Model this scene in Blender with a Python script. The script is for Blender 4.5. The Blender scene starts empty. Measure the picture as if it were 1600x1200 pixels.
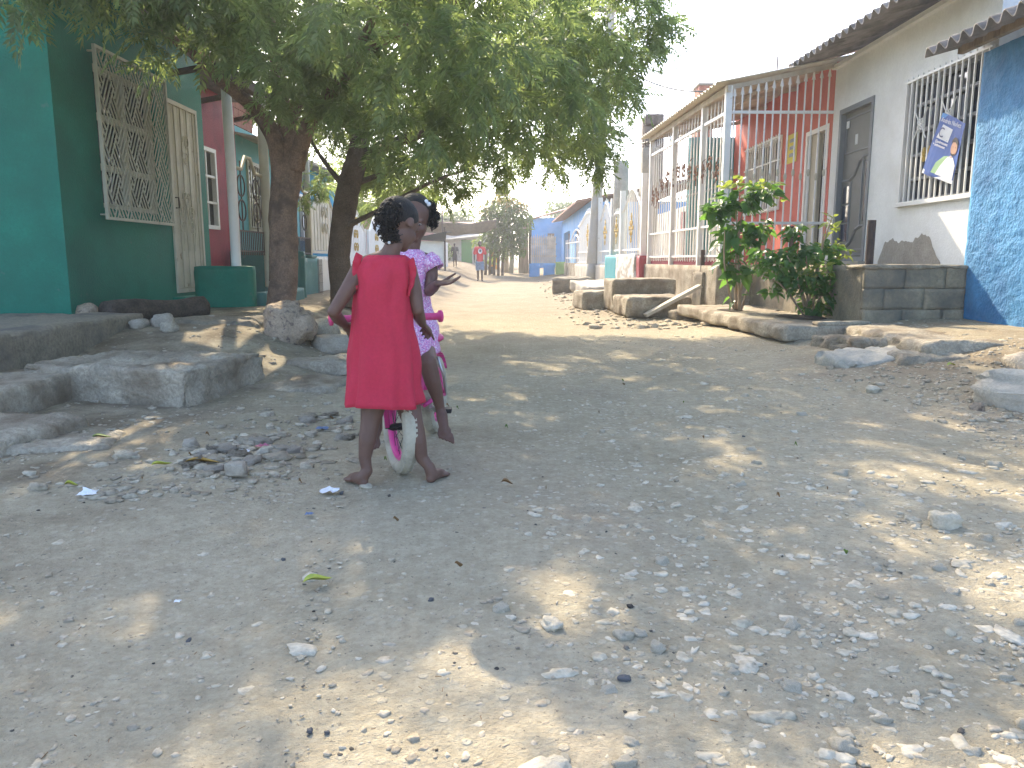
import bpy, bmesh, math, random
import numpy as np
from mathutils import Vector, Matrix, noise
R = math.radians
random.seed(7)
rng = np.random.default_rng(7)
sc = bpy.context.scene
C = sc.collection
FPX = 1202.0
PITCH = math.atan(195.0 / 1202.0)
HC = 0.9
CP, SP = math.cos(PITCH), math.sin(PITCH)

def ray(u, v):
    a = (u - 800.0) / FPX
    b = -(v - 600.0) / FPX
    return Vector((a, CP + SP * b, -SP + CP * b))
def atY(u, v, Y):
    d = ray(u, v); return Vector((0, 0, HC)) + d * (Y / d.y)
def atX(u, v, X):
    d = ray(u, v); return Vector((0, 0, HC)) + d * (X / d.x)
def atZ(u, v, z=0.0):
    d = ray(u, v); return Vector((0, 0, HC)) + d * ((z - HC) / d.z)

# ---------------------------------------------------------------- mesh builder
class MB:
    def __init__(s, M=None):
        s.v = []; s.f = []; s.M = M
    def add(s, vs, fs):
        o = len(s.v)
        if s.M is not None:
            vs = [s.M @ Vector(p) for p in vs]
        s.v.extend([tuple(p) for p in vs])
        s.f.extend([tuple(i + o for i in f) for f in fs])
        return s
    def box(s, a, b):
        x0, y0, z0 = a; x1, y1, z1 = b
        return s.add([(x0,y0,z0),(x1,y0,z0),(x1,y1,z0),(x0,y1,z0),(x0,y0,z1),(x1,y0,z1),(x1,y1,z1),(x0,y1,z1)],
              [(0,3,2,1),(4,5,6,7),(0,1,5,4),(1,2,6,5),(2,3,7,6),(3,0,4,7)])
    def beam(s, p, q, w, h=None, up=(0,0,1)):
        h = h or w
        p = Vector(p); q = Vector(q); d = (q - p)
        if d.length < 1e-6: return s
        d.normalize(); up = Vector(up)
        if abs(d.dot(up)) > .98: up = Vector((0,1,0)) if abs(d.y) < .9 else Vector((1,0,0))
        r = d.cross(up).normalized() * (w / 2); t = r.cross(d).normalized() * (h / 2)
        vs = [p-r-t, p+r-t, p+r+t, p-r+t, q-r-t, q+r-t, q+r+t, q-r+t]
        return s.add(vs, [(0,1,2,3),(7,6,5,4),(0,4,5,1),(1,5,6,2),(2,6,7,3),(3,7,4,0)])
    def tube(s, pts, r, n=8, cap=True, squash=None):
        pts = [Vector(p) for p in pts]
        rs = r if isinstance(r, (list, tuple)) else [r] * len(pts)
        rings = []; prev = None
        for i, p in enumerate(pts):
            if i == 0: d = pts[1] - p
            elif i == len(pts) - 1: d = p - pts[i-1]
            else: d = (pts[i+1] - pts[i-1])
            d = d.normalized()
            if prev is None:
                a = Vector((0,0,1)) if abs(d.z) < .9 else Vector((1,0,0))
                x = d.cross(a).normalized()
            else:
                x = (prev - d * prev.dot(d)).normalized()
            prev = x; y = d.cross(x)
            rings.append([p + (x * math.cos(2*math.pi*k/n) + y * math.sin(2*math.pi*k/n)) * rs[i] for k in range(n)])
        vs = [q for rg in rings for q in rg]; fs = []
        for i in range(len(pts) - 1):
            for k in range(n):
                a = i*n + k; b = i*n + (k+1) % n
                fs.append((a, b, b+n, a+n))
        if cap:
            fs.append(tuple(range(n-1, -1, -1))); fs.append(tuple((len(pts)-1)*n + k for k in range(n)))
        return s.add(vs, fs)
    def ell(s, c, rad, n=12, m=8, rot=None):
        c = Vector(c); vs = []; fs = []
        if isinstance(rad, (int, float)): rad = (rad,)*3
        for i in range(m + 1):
            th = math.pi * i / m
            for k in range(n):
                ph = 2 * math.pi * k / n
                p = Vector((rad[0]*math.sin(th)*math.cos(ph), rad[1]*math.sin(th)*math.sin(ph), rad[2]*math.cos(th)))
                if rot is not None: p = rot @ p
                vs.append(c + p)
        for i in range(m):
            for k in range(n):
                a = i*n + k; b = i*n + (k+1) % n
                fs.append((a, a+n, b+n, b))
        return s.add(vs, fs)
    def torus(s, c, axis, R1, r, n=40, m=10, sq=1.0):
        c = Vector(c); ax = Vector(axis).normalized()
        a = Vector((0,0,1)) if abs(ax.z) < .9 else Vector((1,0,0))
        x = ax.cross(a).normalized(); y = ax.cross(x)
        vs = []; fs = []
        for i in range(n):
            t = 2*math.pi*i/n; d = x*math.cos(t) + y*math.sin(t)
            for k in range(m):
                p = 2*math.pi*k/m
                vs.append(c + d*(R1 + r*math.cos(p)) + ax*(r*sq*math.sin(p)))
        for i in range(n):
            for k in range(m):
                fs.append((i*m+k, ((i+1)%n)*m+k, ((i+1)%n)*m+(k+1)%m, i*m+(k+1)%m))
        return s.add(vs, fs)
    def poly(s, pts, thick=None, nrm=None):
        pts = [Vector(p) for p in pts]; n = len(pts)
        if not thick: return s.add(pts, [tuple(range(n))])
        t = Vector(nrm) * thick
        vs = pts + [p + t for p in pts]
        fs = [tuple(range(n-1,-1,-1)), tuple(range(n, 2*n))] + [(i, (i+1)%n, (i+1)%n+n, i+n) for i in range(n)]
        return s.add(vs, fs)
    def build(s, name, mat, parent=None, smooth=False, bevel=0):
        me = bpy.data.meshes.new(name)
        me.from_pydata(s.v, [], s.f); me.update()
        o = bpy.data.objects.new(name, me); C.objects.link(o)
        if mat is not None: me.materials.append(mat)
        if smooth:
            me.polygons.foreach_set('use_smooth', [True]*len(me.polygons))
        if bevel:
            b = o.modifiers.new('bev', 'BEVEL'); b.width = bevel; b.segments = 2; b.limit_method = 'ANGLE'
        if parent is not None: attach(o, parent)
        return o

WORLD = {}
def attach(o, parent):
    o.parent = parent
    L = Vector((0,0,0)); p = parent
    while p is not None:
        if p.type == 'EMPTY' and p.name in WORLD: L = WORLD[p.name]; break
        p = p.parent
    if parent.type == 'EMPTY':
        o.matrix_parent_inverse = Matrix.Translation(-L)
    return o
def tag(o, label=None, cat=None, group=None, kind=None):
    if label: o['label'] = label
    if cat: o['category'] = cat
    if cat and not kind: kind = 'thing'
    if group: o['group'] = group
    if kind: o['kind'] = kind
    return o
def thing(name, label, cat, loc=(0,0,0), group=None):
    o = bpy.data.objects.new(name, None); C.objects.link(o)
    o.location = loc; o.empty_display_size = .1
    WORLD[o.name] = Vector(loc)
    return tag(o, label, cat, group)

# ---------------------------------------------------------------- materials
MATS = {}
def nn(nt, t, **kw):
    n = nt.nodes.new(t)
    for k, v in kw.items():
        if k.startswith('_'): setattr(n, k[1:], v)
        else: n.inputs[k.replace('__', ' ')].default_value = v
    return n
def rgb(c, k=1.0): return (min(c[0]*k,1), min(c[1]*k,1), min(c[2]*k,1), 1)
def srgb(r, g, b):
    f = lambda c: (c/255/12.92 if c/255 <= .04045 else ((c/255+.055)/1.055)**2.4)
    return (f(r), f(g), f(b))
def mat(name, col, rough=.8, var=.18, scale=2.5, bump=.15, bscale=60, metal=0, stain=None, stain_scale=2.0,
        stain_pos=.62, stain_soft=.04, streak=False, spec=.3, fine=None, trans=0, ior=1.45, dust=None):
    m = bpy.data.materials.new(name); m.use_nodes = True; nt = m.node_tree
    bs = nt.nodes['Principled BSDF']; L = nt.links.new
    tc = nn(nt, 'ShaderNodeTexCoord')
    mp = nn(nt, 'ShaderNodeMapping')
    L(tc.outputs['Object'], mp.inputs['Vector'])
    if streak: mp.inputs['Scale'].default_value = (1, 1, .18)
    n1 = nn(nt, 'ShaderNodeTexNoise', Scale=scale, Detail=8, Roughness=.62)
    L(mp.outputs[0], n1.inputs['Vector'])
    mx = nn(nt, 'ShaderNodeMix', _data_type='RGBA')
    rp = nn(nt, 'ShaderNodeMapRange'); rp.inputs[1].default_value = .3; rp.inputs[2].default_value = .7
    L(n1.outputs[0], rp.inputs[0]); L(rp.outputs[0], mx.inputs[0])
    mx.inputs[6].default_value = rgb(col, 1-var); mx.inputs[7].default_value = rgb(col, 1+var)
    out = mx.outputs[2]
    if fine:
        n3 = nn(nt, 'ShaderNodeTexNoise', Scale=fine[0], Detail=4, Roughness=.7)
        L(tc.outputs['Object'], n3.inputs['Vector'])
        r3 = nn(nt, 'ShaderNodeMapRange'); r3.inputs[1].default_value = .35; r3.inputs[2].default_value = .65
        r3.inputs[3].default_value = 1-fine[1]; r3.inputs[4].default_value = 1+fine[1]
        L(n3.outputs[0], r3.inputs[0])
        ml = nn(nt, 'ShaderNodeMix', _data_type='RGBA', _blend_type='MULTIPLY'); ml.inputs[0].default_value = 1
        L(out, ml.inputs[6]); L(r3.outputs[0], ml.inputs[7]); out = ml.outputs[2]
    for st, ss, sp, sf in ([(stain, stain_scale, stain_pos, stain_soft)] if stain else []) + ([(dust[0], dust[1], dust[2], dust[3])] if dust else []):
        n2 = nn(nt, 'ShaderNodeTexNoise', Scale=ss, Detail=9, Roughness=.6)
        L(mp.outputs[0], n2.inputs['Vector'])
        r2 = nn(nt, 'ShaderNodeMapRange'); r2.inputs[1].default_value = sp - sf; r2.inputs[2].default_value = sp + sf
        L(n2.outputs[0], r2.inputs[0])
        m2 = nn(nt, 'ShaderNodeMix', _data_type='RGBA')
        L(r2.outputs[0], m2.inputs[0]); L(out, m2.inputs[6]); m2.inputs[7].default_value = rgb(st)
        out = m2.outputs[2]
    L(out, bs.inputs['Base Color'])
    bs.inputs['Roughness'].default_value = rough; bs.inputs['Metallic'].default_value = metal
    bs.inputs['Specular IOR Level'].default_value = spec
    if trans:
        bs.inputs['Transmission Weight'].default_value = trans
    if bump:
        nb = nn(nt, 'ShaderNodeTexNoise', Scale=bscale, Detail=5, Roughness=.6)
        L(tc.outputs['Object'], nb.inputs['Vector'])
        bp = nn(nt, 'ShaderNodeBump', Strength=bump, Distance=.02)
        L(nb.outputs[0], bp.inputs['Height']); L(bp.outputs[0], bs.inputs['Normal'])
    MATS[name] = m
    return m
def leaf_mat(name, col, col2, tcol, tw=.45, rough=.5):
    m = bpy.data.materials.new(name); m.use_nodes = True; nt = m.node_tree; L = nt.links.new
    bs = nt.nodes['Principled BSDF']; out = nt.nodes['Material Output']
    g = nn(nt, 'ShaderNodeNewGeometry')
    mx = nn(nt, 'ShaderNodeMix', _data_type='RGBA')
    L(g.outputs['Random Per Island'], mx.inputs[0])
    mx.inputs[6].default_value = rgb(col); mx.inputs[7].default_value = rgb(col2)
    L(mx.outputs[2], bs.inputs['Base Color'])
    bs.inputs['Roughness'].default_value = rough; bs.inputs['Specular IOR Level'].default_value = .35
    tr = nn(nt, 'ShaderNodeBsdfTranslucent')
    mt = nn(nt, 'ShaderNodeMix', _data_type='RGBA'); L(g.outputs['Random Per Island'], mt.inputs[0])
    mt.inputs[6].default_value = rgb(tcol, .75); mt.inputs[7].default_value = rgb(tcol, 1.2)
    L(mt.outputs[2], tr.inputs['Color'])
    ms = nn(nt, 'ShaderNodeMixShader'); ms.inputs[0].default_value = tw
    L(bs.outputs[0], ms.inputs[1]); L(tr.outputs[0], ms.inputs[2]); L(ms.outputs[0], out.inputs['Surface'])
    return m

# ---------------------------------------------------------------- rough solids
def fnoise(p, s, seed=0):
    return noise.noise(Vector((p[0]*s + seed*17.3, p[1]*s - seed*9.1, p[2]*s + seed*5.7)))
def rough_box(mb, a, b, rad=.02, amp=.01, step=.06, seed=0, M=None, chip=0):
    """box with worn rounded edges and an uneven cast surface"""
    a = Vector(a); b = Vector(b); sz = b - a
    n = [max(2, min(40, int(sz[i] / step) + 2)) for i in range(3)]
    rad = min(rad, min(sz) * .45)
    vs = []; fs = []; idx = {}
    def vert(i, j, k):
        key = (i, j, k)
        if key in idx: return idx[key]
        p = Vector((a.x + sz.x*i/n[0], a.y + sz.y*j/n[1], a.z + sz.z*k/n[2]))
        q = Vector([min(max(p[t], a[t]+rad), b[t]-rad) for t in range(3)])
        d = p - q
        dn = d.normalized() if d.length > 1e-9 else Vector((0,0,1))
        edge = sum(1 for t in range(3) if abs(d[t]) > 1e-6)
        nz = fnoise(p, 3.0, seed)*amp*1.2 + fnoise(p, 11, seed+3)*amp*.7 + fnoise(p, 30, seed+5)*amp*.45 + fnoise(p, 70, seed+6)*amp*.22
        if chip and edge >= 2:
            c = fnoise(p, 7, seed+9)
            if c > .05: nz -= (c - .05) * chip
        r = q + dn * (rad + nz)
        idx[key] = len(vs); vs.append(r if M is None else M @ r); return idx[key]
    for ax in range(3):
        o = [t for t in range(3) if t != ax]
        for side in (0, n[ax]):
            for i in range(n[o[0]]):
                for j in range(n[o[1]]):
                    q = []
                    for (di, dj) in ((0,0),(1,0),(1,1),(0,1)):
                        t = [0,0,0]; t[ax] = side; t[o[0]] = i+di; t[o[1]] = j+dj
                        q.append(vert(*t))
                    flip = (side == 0) ^ (ax == 1)
                    fs.append(tuple(reversed(q)) if flip else tuple(q))
    return mb.add(vs, fs)
def rock(mb, c, rad, seed=0, n=16, m=10, amp=.25, rot=0, pits=0):
    c = Vector(c); vs = []; fs = []
    Mr = Matrix.Rotation(rot, 3, 'Z')
    for i in range(m + 1):
        th = math.pi * i / m
        for k in range(n):
            ph = 2*math.pi*k/n
            d = Vector((math.sin(th)*math.cos(ph), math.sin(th)*math.sin(ph), math.cos(th)))
            e = Vector([math.copysign(abs(t)**.75, t) for t in d])
            f = 1 + amp*(fnoise(d, 1.3, seed) + .5*fnoise(d, 3.1, seed+1) + .25*fnoise(d, 7, seed+2))
            if pits: f -= pits*max(0, fnoise(d, 9, seed+4))
            p = Vector((e.x*rad[0]*f, e.y*rad[1]*f, e.z*rad[2]*f))
            vs.append(c + Mr @ p)
    for i in range(m):
        for k in range(n):
            a = i*n+k; b = i*n+(k+1) % n
            fs.append((a, a+n, b+n, b))
    return mb.add(vs, fs)

# vectorised value noise for the ground
def vnoise(x, y, seed=0):
    xi = np.floor(x).astype(np.int64); yi = np.floor(y).astype(np.int64)
    xf = x - xi; yf = y - yi
    def h(a, b):
        n = (a*374761393 + b*668265263 + seed*1442695041) & 0x7fffffff
        n = ((n ^ (n >> 13)) * 1274126177) & 0x7fffffff
        return ((n ^ (n >> 16)) & 0xffff) / 65535.0
    u = xf*xf*(3-2*xf); w = yf*yf*(3-2*yf)
    return (h(xi,yi)*(1-u)+h(xi+1,yi)*u)*(1-w) + (h(xi,yi+1)*(1-u)+h(xi+1,yi+1)*u)*w
def fbm(x, y, o=4, seed=0):
    t = 0; a = .5
    for i in range(o):
        t = t + a*(vnoise(x*2**i, y*2**i, seed+i) - .5); a *= .5
    return t
def ss(t): t = np.clip(t, 0, 1); return t*t*(3-2*t)

# ---------------------------------------------------------------- wall frames
class Frame:
    """s runs along the wall, d out of it, z up"""
    def __init__(s, O, a, n):
        s.O = Vector(O); s.a = Vector(a); s.n = Vector(n)
        s.M = Matrix(((s.a.x, s.n.x, 0, s.O.x), (s.a.y, s.n.y, 0, s.O.y), (0, 0, 1, s.O.z), (0,0,0,1)))
    def P(s, a, d, z): return s.O + s.a*a + s.n*d + Vector((0,0,z))
    def uv(s, u, v, d=0):
        r = ray(u, v); c = Vector((0,0,HC)); o = s.O + s.n*d
        t = (o - c).dot(s.n) / r.dot(s.n)
        p = c + r*t
        return (p - s.O).dot(s.a), p.z
def wall(mb, fr, s0, s1, z0, z1, thick=.15, holes=()):
    """a wall slab with real openings; outer face at d=0"""
    S = sorted(set([s0, s1] + [h[0] for h in holes] + [h[1] for h in holes]))
    Z = sorted(set([z0, z1] + [h[2] for h in holes] + [h[3] for h in holes]))
    ns, nz = len(S)-1, len(Z)-1
    def solid(i, j):
        if i < 0 or j < 0 or i >= ns or j >= nz: return False
        cs, cz = (S[i]+S[i+1])/2, (Z[j]+Z[j+1])/2
        return not any(h[0] < cs < h[1] and h[2] < cz < h[3] for h in holes)
    P = fr.P; T = -thick
    for i in range(ns):
        for j in range(nz):
            if not solid(i, j): continue
            a, b, c, d = S[i], S[i+1], Z[j], Z[j+1]
            mb.add([P(a,0,c),P(b,0,c),P(b,0,d),P(a,0,d)], [(0,1,2,3)])
            mb.add([P(a,T,c),P(b,T,c),P(b,T,d),P(a,T,d)], [(3,2,1,0)])
            if not solid(i-1, j): mb.add([P(a,0,c),P(a,0,d),P(a,T,d),P(a,T,c)], [(0,1,2,3)])
            if not solid(i+1, j): mb.add([P(b,0,c),P(b,T,c),P(b,T,d),P(b,0,d)], [(0,1,2,3)])
            if not solid(i, j-1): mb.add([P(a,0,c),P(a,T,c),P(b,T,c),P(b,0,c)], [(0,1,2,3)])
            if not solid(i, j+1): mb.add([P(a,0,d),P(b,0,d),P(b,T,d),P(a,T,d)], [(0,1,2,3)])
    return mb
def fbox(mb, fr, s0, s1, d0, d1, z0, z1):
    P = fr.P
    vs = [P(s0,d0,z0),P(s1,d0,z0),P(s1,d1,z0),P(s0,d1,z0),P(s0,d0,z1),P(s1,d0,z1),P(s1,d1,z1),P(s0,d1,z1)]
    return mb.add(vs, [(0,3,2,1),(4,5,6,7),(0,1,5,4),(1,2,6,5),(2,3,7,6),(3,0,4,7)])
def fframe(mb, fr, s0, s1, z0, z1, w, d0, d1):
    fbox(mb, fr, s0, s0+w, d0, d1, z0, z1); fbox(mb, fr, s1-w, s1, d0, d1, z0, z1)
    fbox(mb, fr, s0+w, s1-w, d0, d1, z0, z0+w); fbox(mb, fr, s0+w, s1-w, d0, d1, z1-w, z1)
    return mb
def corrugated(mb, p00, p10, p01, pitch=.18, amp=.03, thick=.012, n_per=10, nrow=3):
    """corrugated sheet; waves run across p00->p10, ridges along p00->p01"""
    p00, p10, p01 = Vector(p00), Vector(p10), Vector(p01)
    e = p10 - p00; g = p01 - p00; nrm = e.cross(g).normalized()
    if nrm.z < 0: nrm = -nrm
    W = e.length; n = int(W/pitch*n_per)
    vs = []; fs = []
    for lay in (0, 1):
        for j in range(nrow+1):
            for i in range(n+1):
                t = i/n
                o = amp*math.sin(2*math.pi*t*W/pitch)
                vs.append(p00 + e*t + g*(j/nrow) + nrm*(o - lay*thick))
    N = (n+1)*(nrow+1)
    for j in range(nrow):
        for i in range(n):
            a = j*(n+1)+i
            fs.append((a, a+1, a+n+2, a+n+1)); fs.append((a+N+n+1, a+N+n+2, a+N+1, a+N))
    for i in range(n):
        fs.append((i+1, i, i+N, i+1+N)); a = nrow*(n+1)+i; fs.append((a, a+1, a+1+N, a+N))
    for j in range(nrow):
        a = j*(n+1); fs.append((a, a+n+1, a+n+1+N, a+N)); a += n; fs.append((a+n+1, a, a+N, a+n+1+N))
    return mb.add(vs, fs)
def text(name, body, loc, xdir, ydir, size, mt, parent=None, extrude=.001):
    cu = bpy.data.curves.new(name, 'FONT'); cu.body = body; cu.size = size; cu.extrude = extrude
    o = bpy.data.objects.new(name+'_c', cu); C.objects.link(o)
    bpy.context.view_layer.update()
    me = bpy.data.meshes.new_from_object(o.evaluated_get(bpy.context.evaluated_depsgraph_get()))
    bpy.data.objects.remove(o)
    x = Vector(xdir).normalized(); y = Vector(ydir).normalized(); z = x.cross(y)
    Mx = Matrix(((x.x,y.x,z.x,loc[0]),(x.y,y.y,z.y,loc[1]),(x.z,y.z,z.z,loc[2]),(0,0,0,1)))
    me.transform(Mx); me.materials.clear(); me.materials.append(mt)
    r = bpy.data.objects.new(name, me); C.objects.link(r)
    if parent is not None: attach(r, parent)
    return r
# ================================================================ camera, light, sky
SUN_EL, SUN_AZ = R(36), R(-18)          # azimuth from +Y, negative = towards -X
cam = bpy.data.cameras.new('camera'); co = bpy.data.objects.new('camera', cam); C.objects.link(co)
co.location = (0, 0, HC); co.rotation_euler = (math.pi/2 - PITCH, 0, 0)
cam.sensor_width = 36; cam.lens = FPX/1600*36; cam.clip_end = 3000; cam.clip_start = .05
sc.camera = co
wd = bpy.data.worlds.new('World'); sc.world = wd; wd.use_nodes = True
wn = wd.node_tree; bg = wn.nodes['Background']
sky = wn.nodes.new('ShaderNodeTexSky'); sky.sky_type = 'NISHITA'; sky.sun_disc = False
sky.sun_elevation = SUN_EL; sky.sun_rotation = SUN_AZ; sky.air_density = .75; sky.dust_density = 2.0; sky.ozone_density = 1.0
wn.links.new(sky.outputs[0], bg.inputs['Color']); bg.inputs['Strength'].default_value = .15
sl = bpy.data.lights.new('sun', 'SUN'); sl.energy = 2.1; sl.angle = R(.55); sl.color = (1, .85, .62)
so = bpy.data.objects.new('sun', sl); C.objects.link(so)
sd = Vector((math.sin(SUN_AZ)*math.cos(SUN_EL), math.cos(SUN_AZ)*math.cos(SUN_EL), math.sin(SUN_EL)))
so.rotation_euler = sd.to_track_quat('Z', 'Y').to_euler(); so.location = sd*30
vs_ = sc.view_settings; sc.display_settings.display_device = 'sRGB'
vs_.view_transform = 'Standard'; vs_.look = 'None'; vs_.gamma = 1; vs_.exposure = 2.22
sc.cycles.use_denoising = True
sc.cycles.max_bounces = 7; sc.cycles.diffuse_bounces = 4; sc.cycles.transparent_max_bounces = 12

# ================================================================ ground
def Gz(x, y):
    x = np.asarray(x, float); y = np.asarray(y, float)
    hl = .30*ss((-1.35-x)/1.2)*ss((y-4.6)/2.2) + .03*ss((-2.0-x)/1.0)*ss((y-3)/2)
    hl = hl + .22*ss((-1.7-x)/2.6)*ss((y-20)/9)
    hr = (.20*ss((x-1.9)/2.0) + .09*ss((x-3.3)/1.0))*ss((y-3.6)/2.6)
    hr = hr + .10*ss((x-1.0)/1.0)*ss((y-12)/5)
    far = .32*ss((y-31)/13)
    mound = .16*np.exp(-((x+1.2)/1.6)**2 - ((y-34.5)/.9)**2)*(x < .2)
    roll = .045*fbm(x*.45+3, y*.45, 3, 5) + .018*fbm(x*1.9, y*1.9, 3, 9)
    rut = -.018*np.exp(-((x+.75+.12*np.sin(y*.5))/.28)**2) - .014*np.exp(-((x-.75+.1*np.sin(y*.6))/.3)**2)
    return hl + hr + far + mound + roll*np.clip(y/2, 0, 1) + rut
def G(x, y): return float(Gz(x, y))
def build_ground():
    def seq(*segs):
        out = []
        for a, b, st in segs:
            n = max(1, int(round((b-a)/st))); out += list(a + (b-a)*np.arange(n)/n)
        return np.array(out)
    xs = seq((-400,-60,60), (-60,-12,4), (-12,-5.2,.3), (-5.2,5.6,.028), (5.6,12,.3), (12,60,4), (60,401,60))
    ys = seq((-60,-6,6), (-6,.9,.35), (.9,4.5,.016), (4.5,9,.035), (9,18,.09), (18,50,.3), (50,120,5), (120,700,60))
    X, Y = np.meshgrid(xs, ys)
    Z = Gz(X, Y)
    near = np.clip((16-Y)/10, 0, 1)*(Y > .5)
    rough = np.clip(.35 + .65*ss((X+.3)/1.0), .3, 1) + .55*ss((-1.2-X)/.6)
    Xb = np.abs(X+.46+.16*(Y-1.7)); tread = np.clip(1-np.abs(Xb-.0)/.075, 0, 1)*np.clip((2.6-Y)*2,0,1)*(fbm(X*3,Y*3,2,55)>-.05)
    Z += .0045*tread*np.sin((Y+.35*X)*2*math.pi/.062) - .006*np.clip(1-Xb/.10,0,1)*(Y<3)*(Y>.5)
    Z += near*rough*(.016*fbm(X*9, Y*9, 4, 21) + .010*np.abs(fbm(X*24, Y*24, 3, 31)))
    v = np.stack([X, Y, Z], -1).reshape(-1, 3)
    nx, ny = len(xs), len(ys)
    i = np.arange(ny-1)[:, None]*nx + np.arange(nx-1)[None, :]
    f = np.stack([i, i+1, i+nx+1, i+nx], -1).reshape(-1, 4)
    return np_mesh('ground', v, f, MATS['dirt'], smooth=True)
def np_mesh(name, v, f, mt, parent=None, smooth=False):
    me = bpy.data.meshes.new(name)
    k = f.shape[1]
    me.vertices.add(len(v)); me.vertices.foreach_set('co', np.asarray(v, np.float32).ravel())
    me.loops.add(f.size); me.loops.foreach_set('vertex_index', np.asarray(f, np.int32).ravel())
    me.polygons.add(len(f)); me.polygons.foreach_set('loop_start', np.arange(len(f), dtype=np.int32)*k)
    me.update(calc_edges=True); me.validate()
    if smooth: me.polygons.foreach_set('use_smooth', [True]*len(me.polygons))
    me.materials.append(mt)
    o = bpy.data.objects.new(name, me); C.objects.link(o)
    if parent is not None: attach(o, parent)
    return o
def dirt_mat():
    m = bpy.data.materials.new('dirt'); m.use_nodes = True; nt = m.node_tree; L = nt.links.new
    bs = nt.nodes['Principled BSDF']; bs.inputs['Roughness'].default_value = .95; bs.inputs['Specular IOR Level'].default_value = .15
    tc = nn(nt, 'ShaderNodeTexCoord')
    def noise_(s, d=6, r=.6, w=None):
        n = nn(nt, 'ShaderNodeTexNoise', Scale=s, Detail=d, Roughness=r); L(tc.outputs['Object'], n.inputs['Vector']); return n.outputs[0]
    def rng_(x, a, b, c=0., d=1.):
        r = nn(nt, 'ShaderNodeMapRange'); r.inputs[1].default_value=a; r.inputs[2].default_value=b; r.inputs[3].default_value=c; r.inputs[4].default_value=d
        L(x, r.inputs[0]); return r.outputs[0]
    def mix_(f, a, b, bt='MIX'):
        x = nn(nt, 'ShaderNodeMix', _data_type='RGBA', _blend_type=bt)
        if isinstance(f, float): x.inputs[0].default_value = f
        else: L(f, x.inputs[0])
        for s, k in ((6, a), (7, b)):
            if isinstance(k, tuple): x.inputs[s].default_value = rgb(k)
            else: L(k, x.inputs[s])
        return x.outputs[2]
    def math_(op, a, b):
        x = nn(nt, 'ShaderNodeMath', _operation=op)
        for s, k in ((0, a), (1, b)):
            if isinstance(k, (int, float)): x.inputs[s].default_value = k
            else: L(k, x.inputs[s])
        return x.outputs[0]
    col = mix_(rng_(noise_(1.1, 7, .62), .33, .68), (.44,.384,.270), (.58,.510,.372))
    col = mix_(rng_(noise_(.55, 5), .52, .72), col, (.37,.31,.23))               # browner soil
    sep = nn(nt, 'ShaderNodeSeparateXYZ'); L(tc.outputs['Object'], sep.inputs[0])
    col = mix_(math_('MULTIPLY', rng_(sep.outputs[1], 9.0, 13.0), rng_(noise_(.8, 5), .25, .5, .6, 1.)), col, mix_(rng_(noise_(2.3, 6), .3, .7), (.29,.238,.162), (.39,.33,.235)))   # sandier soil farther on, also darkened to offset overbright sunlight there
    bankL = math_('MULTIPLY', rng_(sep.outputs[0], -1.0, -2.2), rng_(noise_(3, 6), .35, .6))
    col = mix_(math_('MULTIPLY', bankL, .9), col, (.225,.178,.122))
    bankR = math_('MULTIPLY', rng_(sep.outputs[0], 2.3, 3.2), rng_(noise_(2.2, 6), .3, .6))
    col = mix_(math_('MULTIPLY', bankR, .75), col, (.31,.235,.15))
    col = mix_(rng_(noise_(14, 6, .7), .30, .70, 0., 1.), mix_(1.0, col, (.74,.72,.70), 'MULTIPLY'), mix_(1.0, col, (1.2,1.2,1.2), 'MULTIPLY'))
    col = mix_(rng_(noise_(55, 5, .75), .34, .66, 0., 1.), mix_(1.0, col, (.80,.79,.77), 'MULTIPLY'), mix_(1.0, col, (1.14,1.14,1.14), 'MULTIPLY'))
    col = mix_(rng_(noise_(70, 4, .7), .61, .69), col, (.16,.14,.11))              # dark crumbs
    # chalky pebbles worn flush into the surface
    vo = nn(nt, 'ShaderNodeTexVoronoi', Scale=26, Randomness=1); L(tc.outputs['Object'], vo.inputs['Vector'])
    gm = math_('MULTIPLY', rng_(noise_(1.3, 4), .38, .58), rng_(sep.outputs[0], -1.2, .8, .25, 1.))
    peb = math_('MULTIPLY', rng_(vo.outputs['Distance'], .34, .24), gm)
    sc_ = nn(nt, 'ShaderNodeSeparateColor'); L(vo.outputs['Color'], sc_.inputs[0])
    peb = math_('MULTIPLY', peb, rng_(sc_.outputs[0], .35, .5))
    col = mix_(math_('MULTIPLY', peb, .8), col, mix_(sc_.outputs[1], (.54,.48,.37), (.66,.60,.48)))
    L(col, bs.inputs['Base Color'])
    hgt = math_('ADD', math_('MULTIPLY', noise_(45, 6, .7), .5), math_('MULTIPLY', peb, .35))
    hgt = math_('ADD', hgt, math_('MULTIPLY', noise_(160, 3, .7), .18))
    bp = nn(nt, 'ShaderNodeBump', Strength=1.0, Distance=.022); L(hgt, bp.inputs['Height']); L(bp.outputs[0], bs.inputs['Normal'])
    MATS['dirt'] = m
dirt_mat()
tag(build_ground(), kind='structure')

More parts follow.
